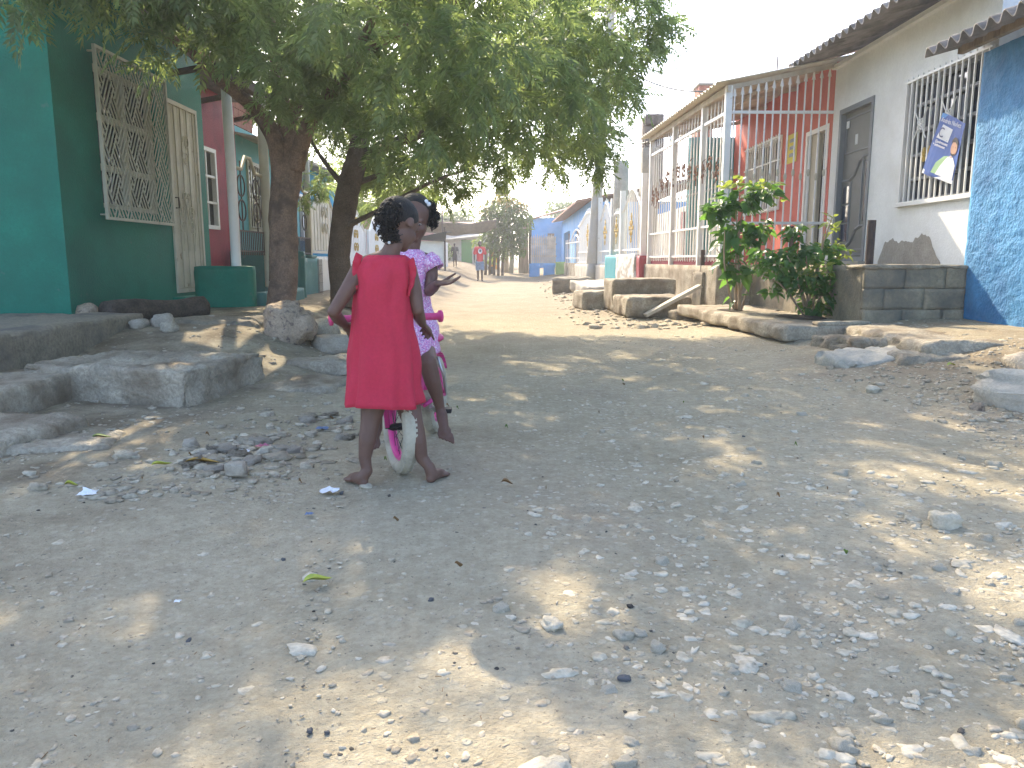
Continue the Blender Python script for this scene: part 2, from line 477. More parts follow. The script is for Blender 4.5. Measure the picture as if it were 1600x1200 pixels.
# ================================================================ shared materials
mat('concrete', (.38,.33,.25), .9, .26, 3, .9, 45, stain=(.20,.155,.105), stain_scale=2.4, stain_pos=.54, stain_soft=.10, fine=(45,.22))
mat('concrete_dark', (.26,.222,.16), .9, .25, 3, .6, 40, stain=(.15,.13,.105), stain_scale=3, stain_pos=.56, stain_soft=.1, fine=(35,.2))
mat('concrete_pale', (.48,.435,.355), .9, .15, 4, .5, 45, stain=(.36,.33,.27), stain_scale=3, stain_pos=.58, stain_soft=.1, fine=(60,.12))
mat('stone_pale', (.52,.46,.35), .9, .2, 9, .6, 60, fine=(70,.12))
mat('stone_grey', (.36,.315,.25), .9, .2, 8, .6, 60, fine=(60,.15))
mat('stone_dark', (.10,.10,.105), .8, .3, 8, .4, 60)
mat('coral_rock', (.37,.285,.205), .95, .25, 9, 1, 28, stain=(.16,.12,.10), stain_scale=22, stain_pos=.60, stain_soft=.05, fine=(60,.2))
mat('white_metal', (.78,.76,.71), .45, .06, 5, .05, 80, stain=(.48,.40,.30), stain_scale=7, stain_pos=.69, stain_soft=.03)
mat('cream_metal', (.52,.48,.37), .55, .1, 5, .1, 80, stain=(.30,.24,.16), stain_scale=6, stain_pos=.68, stain_soft=.04)
mat('rust', (.085,.06,.05), .8, .3, 14, .3, 80)
mat('dark_iron', (.10,.075,.06), .7, .3, 9, .2, 80)
mat('glass_dark', (.012,.014,.017), .06, .2, 1, 0, spec=.6)
mat('glass_blue', (.012,.02,.045), .05, .2, 1, 0, spec=.9)
mat('roof_cement', (.28,.25,.23), .85, .2, 4, .3, 40, stain=(.14,.13,.12), stain_scale=3, stain_pos=.55, stain_soft=.1)
mat('brick', (.36,.15,.095), .9, .2, 8, .4, 40)
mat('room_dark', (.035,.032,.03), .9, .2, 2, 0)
# ================================================================ left side of the street
mat('green_paint', (.012,.185,.120), .62, .14, 1.6, .35, 55, stain=(.010,.125,.083), stain_scale=1.1, stain_pos=.56, stain_soft=.12, dust=((.10,.17,.14), 6, .70, .05), fine=(30,.07))
mat('red_paint', (.33,.045,.060), .65, .12, 2, .3, 55, stain=(.21,.03,.04), stain_scale=2.5, stain_pos=.6, stain_soft=.08)
mat('turquoise_paint', (.12,.36,.37), .7, .12, 2, .3, 50, stain=(.22,.40,.38), stain_scale=3, stain_pos=.64, stain_soft=.06)
mat('azure_paint', (.05,.33,.56), .7, .1, 2, .2, 50)
mat('bluegreen_paint', (.07,.20,.185), .7, .15, 2, .3, 50, dust=((.22,.27,.24), 5, .66, .05))
mat('cream_paint', (.62,.59,.50), .8, .1, 2, .3, 50, stain=(.36,.32,.25), stain_scale=3, stain_pos=.62, stain_soft=.08)
mat('bark_log', (.075,.058,.044), .95, .4, 9, 1, 22, fine=(50,.3))

LG = Frame((-4.0,0,0), (0,1,0), (1,0,0))
gh = thing('green_house', 'dark green painted house with a patterned cream window grille and cream metal door', 'house', (-4.0, 7.0, .3))
m = MB(); wall(m, LG, 7.0, 10.35, .2, 3.55, .18, [(7.72,8.98,1.40,2.76), (9.24,10.12,.50,2.74)])
SF = Frame((-4.0,7.0,0), (-1,0,0), (0,-1,0))
wall(m, SF, .18, 6.5, .2, 3.55, .18)
fbox(m, LG, 7.18, 10.35, -6.0, -5.9, .2, 3.5); fbox(m, LG, 10.25, 10.35, -5.9, -.18, .2, 3.5)
m.build('wall', MATS['green_paint'], gh)
m = MB(); corrugated(m, (-10.6, 6.6, 3.62), (-10.6, 10.4, 3.62), (-3.55, 6.6, 3.55), .2, .03, .012, 10, 8)
m.build('roof', MATS['roof_cement'], gh)
m = MB(); fbox(m, LG, 9.1, 10.35, .002, .16, .1, .46); m.build('step', MATS['green_paint'], gh, bevel=.01)
# window: sliding inner window, then the patterned grille cage
wn_ = MB(); fframe(wn_, LG, 7.72, 8.98, 1.40, 2.76, .05, -.10, -.04)
for z in (1.80, 2.28): fbox(wn_, LG, 7.77, 8.93, -.09, -.045, z-.03, z+.03)
fbox(wn_, LG, 8.31, 8.39, -.095, -.04, 1.45, 2.71)
win = wn_.build('window', MATS['cream_metal'], gh)
m = MB(); fbox(m, LG, 7.74, 8.96, -.13, -.12, 1.42, 2.74); m.build('pane', MATS['glass_dark'], win)
gr = MB(); s0, s1, z0, z1 = 7.60, 9.11, 1.28, 2.89
fframe(gr, LG, s0, s1, z0, z1, .028, .07, .10)
def clipseg(p, q, a0, a1, b0, b1):
    t0, t1 = 0., 1.; dx, dy = q[0]-p[0], q[1]-p[1]
    for P_, Q_ in ((-dx, p[0]-a0), (dx, a1-p[0]), (-dy, p[1]-b0), (dy, b1-p[1])):
        if abs(P_) < 1e-9:
            if Q_ < 0: return None
            continue
        r = Q_/P_
        if P_ < 0: t0 = max(t0, r)
        else: t1 = min(t1, r)
    if t0 >= t1: return None
    return (p[0]+dx*t0, p[1]+dy*t0), (p[0]+dx*t1, p[1]+dy*t1)
# basket weave: groups of parallel slats leaning one way, then the other
wa, wb = Vector((.125,.215)), Vector((.125,-.215))
for i in range(-14, 15):
    for j in range(-14, 15):
        cc = Vector((s0+.7, z0+.8)) + wa*i + wb*j; sg = 1 if (i+j) % 2 == 0 else -1
        al, ac = (wa, wb) if sg > 0 else (wb, wa)
        if True:
            for o in (-.38, -.13, .13, .38):
                p_, q_ = cc + ac*o - al*.62, cc + ac*o + al*.62
                sgm = clipseg(p_, q_, s0+.028, s1-.028, z0+.028, z1-.028)
                if sgm:
                    (a, b), (c, d) = sgm
                    gr.beam(LG.P(a, .08+.004*sg, b), LG.P(c, .08+.004*sg, d), .011, .010, up=LG.n)
for s in (s0+.05, s1-.05):
    for z in (z0+.05, z1-.05): gr.beam(LG.P(s, 0, z), LG.P(s, .08, z), .015)
gr.build('grille', MATS['cream_metal'], gh)
# door: ribbed sheet metal with wrought scrolls
d = MB(); fframe(d, LG, 9.24, 10.12, .50, 2.74, .05, -.02, .022)
for i in range(13):
    s = 9.29 + .78*i/13; fbox(d, LG, s, s+.78/13-.006, -.014, -.002 + (.010 if i % 3 == 0 else 0), .56, 2.69)
fbox(d, LG, 9.29, 10.07, -.03, -.015, .55, 2.69)
dr = d.build('door', MATS['cream_metal'], gh)
def scroll(mb, fr, s, z, r0, turns, sg, dd, up=1, rad=.006, n=26):
    pts = []
    for i in range(n+1):
        t = i/n; a = t*turns*2*math.pi; r = r0*(1-.82*t)
        pts.append(fr.P(s + sg*(r0 - r*math.cos(a)), dd, z + up*r*math.sin(a)))
    mb.tube(pts, rad, 5)
for (s, z, sg, up) in ((9.66,2.30,1,1),(9.62,2.1,1,1),(9.44,1.45,1,1),(9.9,1.45,-1,1),(9.44,1.30,1,-1),(9.9,1.30,-1,-1),(9.55,1.62,1,1),(9.8,1.62,-1,1)):
    sc_m = MB(); scroll(sc_m, LG, s, z, .10, 1.4, sg, .012, up); sc_m.build('scroll', MATS['cream_metal'], dr)
for s in (9.5, 9.67, 9.84):
    sc_m = MB(); sc_m.tube([LG.P(s, .012, 1.0), LG.P(s+.05, .012, 1.3), LG.P(s-.03, .012, 1.6)], .006, 5); sc_m.build('stem_bar', MATS['cream_metal'], dr)
m = MB(); m.tube([LG.P(9.33,.02,1.5), LG.P(9.33,.06,1.5), LG.P(9.33,.06,1.62), LG.P(9.33,.02,1.62)], .008, 6); m.build('handle', MATS['dark_iron'], dr)

# red house
LR = Frame((-4.25,0,0), (0,1,0), (1,0,0))
rh = thing('red_house', 'deep red plastered house with a narrow white six pane window', 'house', (-4.25,10.4,.3))
m = MB(); wall(m, LR, 10.36, 12.25, .2, 3.25, .18, [(10.72,11.36,1.34,2.42)])
fbox(m, LR, 10.36, 12.25, -5, -4.9, .2, 3.2); fbox(m, LR, 12.12, 12.25, -4.9, -.18, .2, 3.2)
m.build('wall', MATS['red_paint'], rh)
m = MB(); corrugated(m, (-9.4,10.36,3.45), (-9.4,12.4,3.45), (-3.9,10.36,3.3), .2, .03, .012, 10, 6); m.build('roof', MATS['roof_cement'], rh)
m = MB(); fframe(m, LR, 10.70, 11.38, 1.32, 2.44, .055, -.06, .02)
fbox(m, LR, 11.02, 11.05, -.04, .005, 1.375, 2.385)
for z in (1.69, 2.05): fbox(m, LR, 10.755, 11.325, -.039, .008, z-.016, z+.016)
w = m.build('window', MATS['white_metal'], rh)
m = MB(); fbox(m, LR, 10.73, 11.35, -.06, -.045, 1.35, 2.41); m.build('pane', MATS['glass_dark'], w)

# turquoise house with tile roof, brick gable above
LT = Frame((-4.3,0,0), (0,1,0), (1,0,0))
th = thing('turquoise_house', 'turquoise house with barred windows under a low eave behind the porch posts', 'house', (-4.3,12.3,.3))
m = MB(); wall(m, LT, 12.27, 15.9, .2, 2.95, .18, [(12.85,13.75,1.38,2.46), (14.75,15.45,.45,2.4)])
fbox(m, LT, 12.4, 15.9, -5, -4.9, .2, 2.9); fbox(m, LT, 15.75, 15.9, -4.9, -.18, .2, 2.9)
m.build('wall', MATS['turquoise_paint'], th)
m = MB(); m.poly([(-9.4,12.28,3.9),(-9.4,15.95,3.9),(-3.85,15.95,2.72),(-3.85,12.28,2.72)], .03, (0,0,1)); 
m.build('roof', MATS['concrete_pale'], th)
m = MB()
for zi in range(6):
    off = (zi % 2)*.14
    y = 12.3
    while y < 15.9:
        y2 = min(y + (.27 if y > 12.3 else .27-off), 15.9)
        m.box((-5.3,y,3.05+zi*.16), (-5.15,y2-.012,3.05+zi*.16+.148)); y = y2
m.build('brick_course', MATS['brick'], th)
m = MB(); fbox(m, LT, 12.3, 15.9, -1.15, -.99, 2.98, 4.02); m.build('mortar_wall', MATS['concrete'], th)
m = MB(); m.poly([(-6.2,12.2,4.3),(-6.2,16.0,4.3),(-4.7,16.0,4.02),(-4.7,12.2,4.02)], .03, (0,0,1)); m.build('upper_roof', MATS['brick'], th)
m = MB(); fframe(m, LT, 12.83, 13.77, 1.36, 2.48, .05, -.05, .03)
w = m.build('window', MATS['cream_metal'], th)
m = MB(); fbox(m, LT, 12.86, 13.74, -.09, -.07, 1.38, 2.46); m.build('pane', MATS['glass_dark'], w)
m = MB()
for i in range(9): s = 12.9+.8*i/8; m.beam(LT.P(s,.05,1.4), LT.P(s,.05,2.44), .014)
for i in range(5):
    z = 1.5+.2*i
    m.torus(LT.P(13.1,.05,z), LT.n, .08, .007, 14, 5); m.torus(LT.P(13.5,.05,z), LT.n, .08, .007, 14, 5)
for z in (1.42, 1.95, 2.42): m.beam(LT.P(12.86,.05,z), LT.P(13.74,.05,z), .016)
m.build('grille', MATS['cream_metal'], w)
m = MB(); fframe(m, LT, 14.75, 15.45, .45, 2.4, .06, -.06, .01); fbox(m, LT, 14.81, 15.39, -.05, -.02, .51, 2.34)
for i in range(6): s = 14.83+.1*i; fbox(m, LT, s, s+.05, -.02, -.005, .55, 2.3)
m.build('door', MATS['white_metal'], th)

# porch walls, posts and wrought iron railings in front of the red and turquoise houses
m = MB(); rough_box(m, (-3.78,9.22,.12), (-3.08,9.36,.82), .02, .006, .08, 4)
tag(m.build('low_wall', MATS['green_paint'], smooth=True), 'low dark green porch wall jutting out beside the cream metal door', 'wall')
m = MB(); rough_box(m, (-3.16,9.4,.12), (-3.0,11.2,.50), .015, .005, .08, 5); rough_box(m, (-3.16,10.55,.50), (-2.96,10.72,.56), .01, .004, .06, 6)
tag(m.build('low_wall', MATS['bluegreen_paint'], smooth=True), 'knee high blue green kerb wall at the foot of the bare cream porch post', 'wall')
m = MB(); rough_box(m, (-4.2,11.6,.12), (-3.1,11.72,1.02), .015, .005, .08, 7)
tag(m.build('low_wall', MATS['bluegreen_paint'], smooth=True), 'dark teal cross wall seen through the porch opening behind the posts', 'wall')
m = MB(); rough_box(m, (-3.5,11.9,.12), (-3.34,13.5,.92), .015, .005, .08, 8); rough_box(m, (-3.52,12.9,.92), (-3.32,13.3,.97), .01, .004, .06, 9)
tag(m.build('low_wall', MATS['bluegreen_paint'], smooth=True), 'blue green front wall with pale coping between the two tree trunks', 'wall')
def post(x, y, z0, z1, r, label, mt='cream_metal'):
    t = thing('porch_post', label, 'post', (x,y,z0), 'porch posts on the left')
    q = MB(); q.tube([(x,y,z0),(x+.005,y,z0+.02),(x+.008,y,(z0+z1)/2),(x,y,z1)], [r*1.02,r,r,r], 14); q.build('shaft', MATS[mt], t, smooth=True)
    q = MB(); q.box((x-r*1.5,y-r*1.5,z1-.02),(x+r*1.5,y+r*1.5,z1+.03)); q.build('cap_plate', MATS['dark_iron'], t)
    return t
post(-3.37, 9.5, .80, 3.0, .058, 'off white porch post standing on the green porch wall, nearest of three', 'white_metal')
post(-3.33, 10.65, .52, 3.05, .062, 'weathered cream porch post just left of the forked tree trunk, peeling near its foot')
post(-3.5, 13.45, .85, 3.05, .06, 'cream porch post on the blue green wall between the two tree trunks')
# porch beam
m = MB(); m.beam((-3.35,9.4,3.08),(-3.5,14.6,3.12),.10,.12); 
for y in (9.5, 10.9, 12.3, 13.6): m.beam((-4.3,y,3.0),(-3.35,y,3.17),.06,.06)
bmq = thing('pergola', 'brown timber porch beam and rafters carried by the cream posts', 'porch frame', (-3.3,9.4,3.0))
m.build('beam', MATS['dark_iron'], bmq)
def rail(y0, y1, x, z0, label):
    fr = Frame((x,0,0), (0,1,0), (1,0,0)); t = thing('iron_railing', label, 'railing', (x,(y0+y1)/2,z0), 'iron railings on the left porch')
    q = MB(); n = int((y1-y0)/.07)
    q.beam(fr.P(y0,0,z0+.05), fr.P(y1,0,z0+.05), .02); q.beam(fr.P(y0,0,z0+.30), fr.P(y1,0,z0+.30), .02)
    for i in range(n+1): s = y0+(y1-y0)*i/n; q.beam(fr.P(s,0,z0), fr.P(s,0,z0+.30), .012)
    q.build('bar', MATS['dark_iron'], t)
    q = MB(); md = (y0+y1)/2
    for s in (y0+.22*(y1-y0), y0+.78*(y1-y0)):
        for z in (z0+.55, z0+.85): q.torus(fr.P(s,0,z), fr.n, .13, .010, 22, 5)
        q.beam(fr.P(s,0,z0+.30), fr.P(s,0,z0+1.15), .014)
    q.build('ring', MATS['dark_iron'], t, smooth=True)
    q = MB(); q.tube([fr.P(y0,0,z0+1.05), fr.P(y0+.25*(y1-y0),0,z0+1.05), fr.P(md-.1,0,z0+1.22), fr.P(md+.1,0,z0+1.22), fr.P(y1-.25*(y1-y0),0,z0+1.05), fr.P(y1,0,z0+1.05)], .024, 8)
    q.build('handrail', MATS['cream_metal'], t, smooth=True)
rail(9.58, 10.6, -3.36, .95, 'rusty ring patterned railing between the white post and the bare cream post')
rail(11.95, 13.38, -3.45, .95, 'rusty ring patterned railing between the forked tree and the far cream post')

# next front: cream wall with arched sheet metal fence, azure house behind
ah = thing('azure_house', 'bright azure house with a white door seen behind the cream arched gate', 'house', (-4.6,16,.3))
LA = Frame((-4.6,0,0), (0,1,0), (1,0,0))
m = MB(); wall(m, LA, 16.0, 20.5, .2, 2.9, .18, [(16.5,17.3,1.3,2.3)]); fbox(m, LA, 16.0, 16.12, -4, -.18, .2, 2.9); fbox(m, LA, 20.38, 20.5, -4, -.18, .2, 2.9); m.build('wall', MATS['azure_paint'], ah)
m = MB(); m.poly([(-9,15.95,3.6),(-9,20.6,3.6),(-4.1,20.6,2.85),(-4.1,15.95,2.85)], .04, (0,0,1)); m.build('roof', MATS['roof_cement'], ah)
m = MB(); fframe(m, LA, 16.5, 17.3, 1.3, 2.3, .06, -.05, .02)
w = m.build('window', MATS['white_metal'], ah); m = MB(); fbox(m, LA, 16.52, 17.28, -.09, -.06, 1.32, 2.28); m.build('pane', MATS['glass_dark'], w)
def arch_gate(x, y0, y1, z0, zs, zt, mt, label, name='arched_fence', gold=None, gap=.10):
    fr = Frame((x,0,0), (0,1,0), (1,0,0)); t = thing(name, label, 'gate', (x,(y0+y1)/2,z0))
    n = int((y1-y0)/gap); q = MB(); md = (y0+y1)/2
    top = lambda s: zs + (zt-zs)*(.5+.5*math.cos(2*math.pi*(s-md)/(y1-y0)))
    for i in range(n): 
        a = y0+(y1-y0)*i/n; b = y0+(y1-y0)*(i+1)/n-.012; zz = min(top(a), top(b))-.01
        fbox(q, fr, a, b, -.012, .0 + .006*(i % 2), z0+.06, zz)
    q.build('panel', MATS[mt], t)
    q = MB(); q.beam(fr.P(y0,0,z0+.03), fr.P(y1,0,z0+.03), .05)
    q.tube([fr.P(y0+(y1-y0)*i/24, 0, top(y0+(y1-y0)*i/24)) for i in range(25)], .03, 6)
    for s in (y0, y1): q.beam(fr.P(s,0,z0), fr.P(s,0,zs+.05), .05)
    q.build('frame', MATS[mt], t)
    for (dz, sg) in ((.0,1),(.0,-1),(.3,1),(.3,-1),(.6,1),(.6,-1)):
        q = MB(); scroll(q, fr, md, z0+.45+dz, .13, 1.3, sg, .02, 1, .012); q.build('scroll', MATS[gold or mt], t)
    return t
mat('gold_paint', (.50,.33,.07), .45, .15, 5, 0)
arch_gate(-3.52, 13.65, 15.75, 1.0, 1.75, 2.15, 'cream_metal', 'cream slatted gate panel with a wavy arched top on the cream wall')
m = MB(); rough_box(m, (-3.62,13.56,.1), (-3.42,15.85,.95), .015, .006, .1, 11)
tag(m.build('low_wall', MATS['cream_paint'], smooth=True), 'cream plaster wall under the arched cream gate panel', 'wall')
arch_gate(-3.7, 17.3, 19.7, .72, 1.6, 2.05, 'white_metal', 'white arched gate with a gilded scroll behind the second tree trunk', gold='gold_paint')
arch_gate(-3.7, 20.1, 22.5, .72, 1.6, 2.05, 'white_metal', 'white arched gate with a gilded scroll, farther one beyond its twin', gold='gold_paint')
m = MB(); rough_box(m, (-3.8,16.0,.1), (-3.6,23.0,.70), .015, .006, .15, 12)
tag(m.build('low_wall', MATS['cream_paint'], smooth=True), 'long pale wall beneath the white arched gates', 'wall')
# potted wire-caged plant guard by the post
g_ = MB()
for i in range(5): g_.beam((-3.28,13.15+.07*i,.3),(-3.28,13.15+.07*i,.9),.008)
for z in (.35,.5,.65,.8): g_.beam((-3.28,13.13,z),(-3.28,13.45,z),.008)
tag(g_.build('wire_mesh', MATS['dark_iron']), 'small square wire mesh leaning on the blue green post foot', 'wire mesh')

# ---------------- slabs, blocks, log, rocks on the left bank
def slab(name, a, b, label, cat='slab', mt='concrete', rad=.03, amp=.012, step=.05, seed=0, group=None, rot=0, chip=.05, tilt=0):
    mb = MB(); c = Vector(((a[0]+b[0])/2, (a[1]+b[1])/2, a[2]))
    Mx = Matrix.Translation(c) @ Matrix.Rotation(rot, 4, 'Z') @ Matrix.Rotation(tilt, 4, 'X') @ Matrix.Translation(-c)
    rough_box(mb, a, b, rad, amp, step, seed, Mx, chip)
    return tag(mb.build(name, MATS[mt], smooth=True), label, cat, group)
slab('concrete_platform', (-6.5,4.6,.10), (-3.26,6.85,.43), 'long raised concrete platform along the green house side wall', 'platform', 'concrete_dark', .018, .014, .04, 21)
slab('concrete_step', (-3.55,4.0,-.02), (-2.75,5.0,.20), 'low pale concrete step at the left edge against the raised platform', 'step', 'concrete', .03, .012, .05, 22)
slab('concrete_block', (-3.0,4.66,-.12), (-1.86,5.62,.245), 'big rough cement block standing alone on the dirt bank', 'block', 'concrete', .022, .030, .022, 23, rot=R(-11), chip=.16)
slab('concrete_slab', (-3.3,3.45,-.08), (-2.3,4.15,.075), 'broken flat cement slab sunk in the dirt in front of the big cement block', 'slab', 'concrete', .04, .03, .04, 24, rot=R(-8), chip=.12)
slab('concrete_slab', (-2.5,3.5,-.07), (-1.95,3.85,.03), 'small flat cement fragment lapping over the sunk slab edge', 'slab', 'concrete', .03, .02, .04, 25, rot=R(12), chip=.1)
slab('concrete_slab', (-1.85,5.1,-.12), (-1.2,5.75,.035), 'flat pale cement slab beside the big cement block, half buried', 'slab', 'concrete', .03, .02, .045, 26, rot=R(-6), chip=.1)
slab('concrete_slab', (-3.3,6.9,.2), (-2.35,7.6,.34), 'rounded cracked slab on the bank in front of the log', 'slab', 'concrete_dark', .06, .03, .05, 27, rot=R(10), chip=.1)
slab('concrete_slab', (-1.75,5.95,-.05), (-.95,6.6,.10), 'tilted worn slab in front of the boulder', 'slab', 'concrete', .04, .03, .045, 28, rot=R(-20), chip=.1, tilt=R(-4))
lg = thing('log', 'thick dark log lying on the bank beneath the green wall', 'log', (-3.6,8.0,.3))
m = MB(); A, B = Vector((-3.74,7.10,.395)), Vector((-3.20,8.0,.40)); pts = []; rs = []
for i in range(15):
    t = i/14; p = A.lerp(B, t) + Vector((0,0,.012*math.sin(t*7))); pts.append(p); rs.append(.122 + .004*math.sin(t*9) + .003*math.sin(t*23) - .01*t)
m.tube(pts, rs, 22)
for i, p in enumerate(m.v):
    n = fnoise(p, 14, 3)*.012; c = A.lerp(B, .5); m.v[i] = (p[0]+n, p[1]+n*.5, p[2]+n)
m.build('trunk_section', MATS['bark_log'], lg, smooth=True)
m = MB(); rock(m, (-2.02,6.95,.32), (.21,.20,.19), 31, 28, 18, .35, .4, .25)
tag(m.build('boulder', MATS['coral_rock'], smooth=True), 'big brown pitted boulder lying in front of the forked tree', 'rock')
for (x,y,rx,ry,rz,sd_,lb,mt_) in ((-1.62,7.15,.24,.16,.12,32,'grey flattish rock touching the right side of the pitted boulder','stone_grey'),
      (-1.85,7.45,.22,.18,.14,33,'pale worn rock directly behind the pitted boulder','concrete'),
      (-3.95,7.15,.10,.10,.10,34,'small brown stone at the end of the log','coral_rock'),
      (-3.05,6.72,.09,.08,.07,35,'fist sized grey stone in front of the log','stone_grey'),
      (-3.2,6.6,.10,.07,.05,36,'flat grey stone at the corner of the raised platform','stone_grey'),
      (-2.88,6.45,.08,.07,.055,37,'rounded pale stone below the cracked slab','concrete'),
      (-2.4,8.35,.07,.06,.05,38,'small dark stone at the base of the forked tree','stone_dark'),
      (-1.55,3.62,.034,.03,.03,39,'dark round stone on the dirt in front of the big cement block','stone_grey')):
    q = MB(); rock(q, (x,y,G(x,y)+rz*.55), (rx,ry,rz), sd_, 18, 12, .3, sd_)
    tag(q.build('rock', MATS[mt_], smooth=True), lb, 'rock')
slab('concrete_block', (-2.45,11.6,.2), (-1.5,12.35,.62), 'dark mossy concrete block at the foot of the second tree', 'block', 'concrete_dark', .04, .02, .06, 41, rot=R(6), chip=.1)
slab('concrete_block', (-2.6,10.9,.15), (-1.55,11.5,.38), 'low dark kerb block in front of the mossy block', 'block', 'concrete_dark', .04, .02, .06, 42, rot=R(4), chip=.1)
# ================================================================ right side of the street
mat('white_paint', (.80,.79,.755), .75, .07, 1.5, .3, 45, stain=(.68,.66,.61), stain_scale=1.3, stain_pos=.60, stain_soft=.12, fine=(25,.04))
mat('bare_render', (.33,.295,.25), .9, .18, 4, .5, 45, fine=(30,.12))
mat('orange_paint', (.62,.155,.11), .7, .1, 2, .2, 50, stain=(.52,.11,.07), stain_scale=2, stain_pos=.6, stain_soft=.1)
mat('blue_paint', (.075,.265,.50), .72, .16, 2.2, 1.0, 26, stain=(.045,.17,.36), stain_scale=1.6, stain_pos=.55, stain_soft=.1, dust=((.36,.42,.40), 3.2, .72, .04), fine=(18,.10))
mat('grey_door', (.155,.155,.14), .5, .1, 3, .1, 70)
mat('grey_frame', (.21,.22,.225), .5, .1, 3, .1, 70)
mat('sheet_cream', (.62,.56,.45), .6, .1, 3, .1, 60, stain=(.5,.42,.32), stain_scale=2, stain_pos=.6, stain_soft=.1)
mat('teal_paint', (.05,.30,.33), .7, .1, 2, .2, 50)
mat('peeling_white', (.62,.60,.56), .85, .08, 3, .4, 45, stain=(.36,.31,.24), stain_scale=4, stain_pos=.53, stain_soft=.03)
mat('skyblue_paint', (.14,.38,.70), .75, .1, 2, .2, 50, stain=(.22,.44,.70), stain_scale=1.5, stain_pos=.58, stain_soft=.1)
mat('timber', (.36,.27,.185), .85, .25, 7, .3, 60, streak=True, stain=(.18,.13,.09), stain_scale=5, stain_pos=.62, stain_soft=.05)
mat('timber_pale', (.50,.44,.35), .85, .2, 7, .3, 60, streak=True)
mat('block_render', (.33,.275,.19), .92, .22, 3, .6, 40, stain=(.17,.155,.125), stain_scale=2.6, stain_pos=.52, stain_soft=.12, fine=(40,.15))

WX = 4.8
WF = Frame((WX,0,0), (0,1,0), (-1,0,0))
wh = thing('white_house', 'white plastered house with a grey panelled door, barred window and corrugated overhanging roof', 'house', (WX,10,.85))
m = MB(); wall(m, WF, 8.02, 11.98, .5, 3.72, .18, [(8.05,9.76,1.57,3.0), (10.64,11.72,.86,3.04)])
fbox(m, WF, 8.02, 11.98, -5.2, -5.05, .5, 3.7); fbox(m, WF, 8.02, 8.1, -5.05, -.17, .5, 3.7); fbox(m, WF, 11.9, 11.98, -5.05, -.17, .5, 3.7)
m.build('wall', MATS['white_paint'], wh)
# render that has lost its paint, low on the wall (irregular plate proud of the paint)
pl = []
for i in range(61):
    t = i/60; s = 8.72 + 1.50*t
    pl.append((s, .835 + .36*min(1, 5*t+.1)*min(1, (1-t)*9+.15)*(.80+.45*fnoise((s*1.3,1,0),1.4,3) + .18*fnoise((s,2,0),6,4) + .10*fnoise((s,5,0),19,6))))
m = MB(); m.poly([WF.P(8.72,.003,.833)] + [WF.P(s,.003,z) for s, z in pl] + [WF.P(10.22,.003,.833)]); m.build('bare_patch', MATS['bare_render'], wh)
m = MB(); rough_box(m, (WX-.012,8.72,.80), (WX+.02,10.2,.835), .004, .003, .1, 3); m.build('skirting', MATS['white_paint'], wh)
rf = MB(); corrugated(rf, (4.08,7.75,3.62), (4.08,12.05,3.70), (10.2,7.75,5.3), .205, .038, .014, 12, 6)
rf.build('roof', MATS['roof_cement'], wh, smooth=True)
m = MB(); fbox(m, WF, 8.02, 11.98, .0, .07, 3.66, 3.715); m.build('wall_plate', MATS['white_paint'], wh)
# window
wn_ = MB(); fframe(wn_, WF, 8.05, 9.76, 1.57, 3.0, .05, -.13, -.07)
for s in (8.62, 9.2): fbox(wn_, WF, s-.025, s+.025, -.125, -.07, 1.62, 2.95)
for z in (1.86, 2.14, 2.42, 2.72): fbox(wn_, WF, 8.1, 9.71, -.118, -.075, z-.018, z+.018)
w = wn_.build('window', MATS['grey_frame'], wh)
m = MB(); fbox(m, WF, 8.06, 9.75, -.16, -.135, 1.58, 2.99); m.build('pane', MATS['glass_blue'], w)
m = MB(); n = 15
for i in range(n):
    s = 8.10 + 1.62*i/(n-1)
    m.beam(WF.P(s,.035,1.56), WF.P(s,.035,3.03), .017)
for z in (1.575, 2.99): m.beam(WF.P(8.05,.035,z), WF.P(9.77,.035,z), .024)
for s in (8.74, 9.32):
    z = 2.45
    for (a, b) in ((1,1),(1,-1),(-1,1),(-1,-1)):
        m.tube([WF.P(s,.05,z), WF.P(s+a*.05,.05,z+b*.05), WF.P(s+a*.14,.05,z+b*.17)], .007, 5)
        m.torus(WF.P(s+a*.03,.05,z+b*.03), WF.n, .03, .007, 12, 5)
m.build('grille', MATS['white_metal'], w)
m = MB()
for s in (9.09, 9.21): 
    m.ell(WF.P(s,.036,2.12), (.022,.022,.06), 8, 6); m.ell(WF.P(s,.036,2.05), (.018,.018,.04), 8, 6)
m.build('rusty_collar', MATS['gold_paint'], w)
m = MB(); fbox(m, WF, 8.03, 9.8, -.02, .05, 1.535, 1.57); m.build('sill', MATS['white_paint'], w)
# door: frame, leaf with glazed strips and wavy raised moulding
d = MB(); fframe(d, WF, 10.64, 11.72, .86, 3.04, .07, -.12, .015)
dr = d.build('door', MATS['grey_frame'], wh)
m = MB(); fbox(m, WF, 10.71, 11.65, -.10, -.06, .90, 2.97); lf = m.build('leaf', MATS['grey_door'], dr)
m = MB()
def wav(z0, sgn, d0=-.058):
    return [WF.P(10.74, d0, z0), WF.P(10.95, d0, z0), WF.P(11.08, d0, z0 - sgn*.04), WF.P(11.25, d0, z0 - sgn*.22), WF.P(11.40, d0, z0 - sgn*.28), WF.P(11.62, d0, z0 - sgn*.28)]
m.tube(wav(2.30, 1), .022, 6); m.tube(wav(1.36, 1), .022, 6)
m.tube([WF.P(10.98,-.058,2.28), WF.P(10.98,-.058,1.38)], .016, 6); m.tube([WF.P(11.34,-.058,2.0), WF.P(11.34,-.058,1.1)], .016, 6)
for (a,b,c,e) in ((10.76,11.60,2.40,2.90),(10.76,11.60,.96,1.05)): fframe(m, WF, a, b, c, e, .018, -.06, -.045)
m.build('moulding', MATS['grey_frame'], dr)
m = MB()
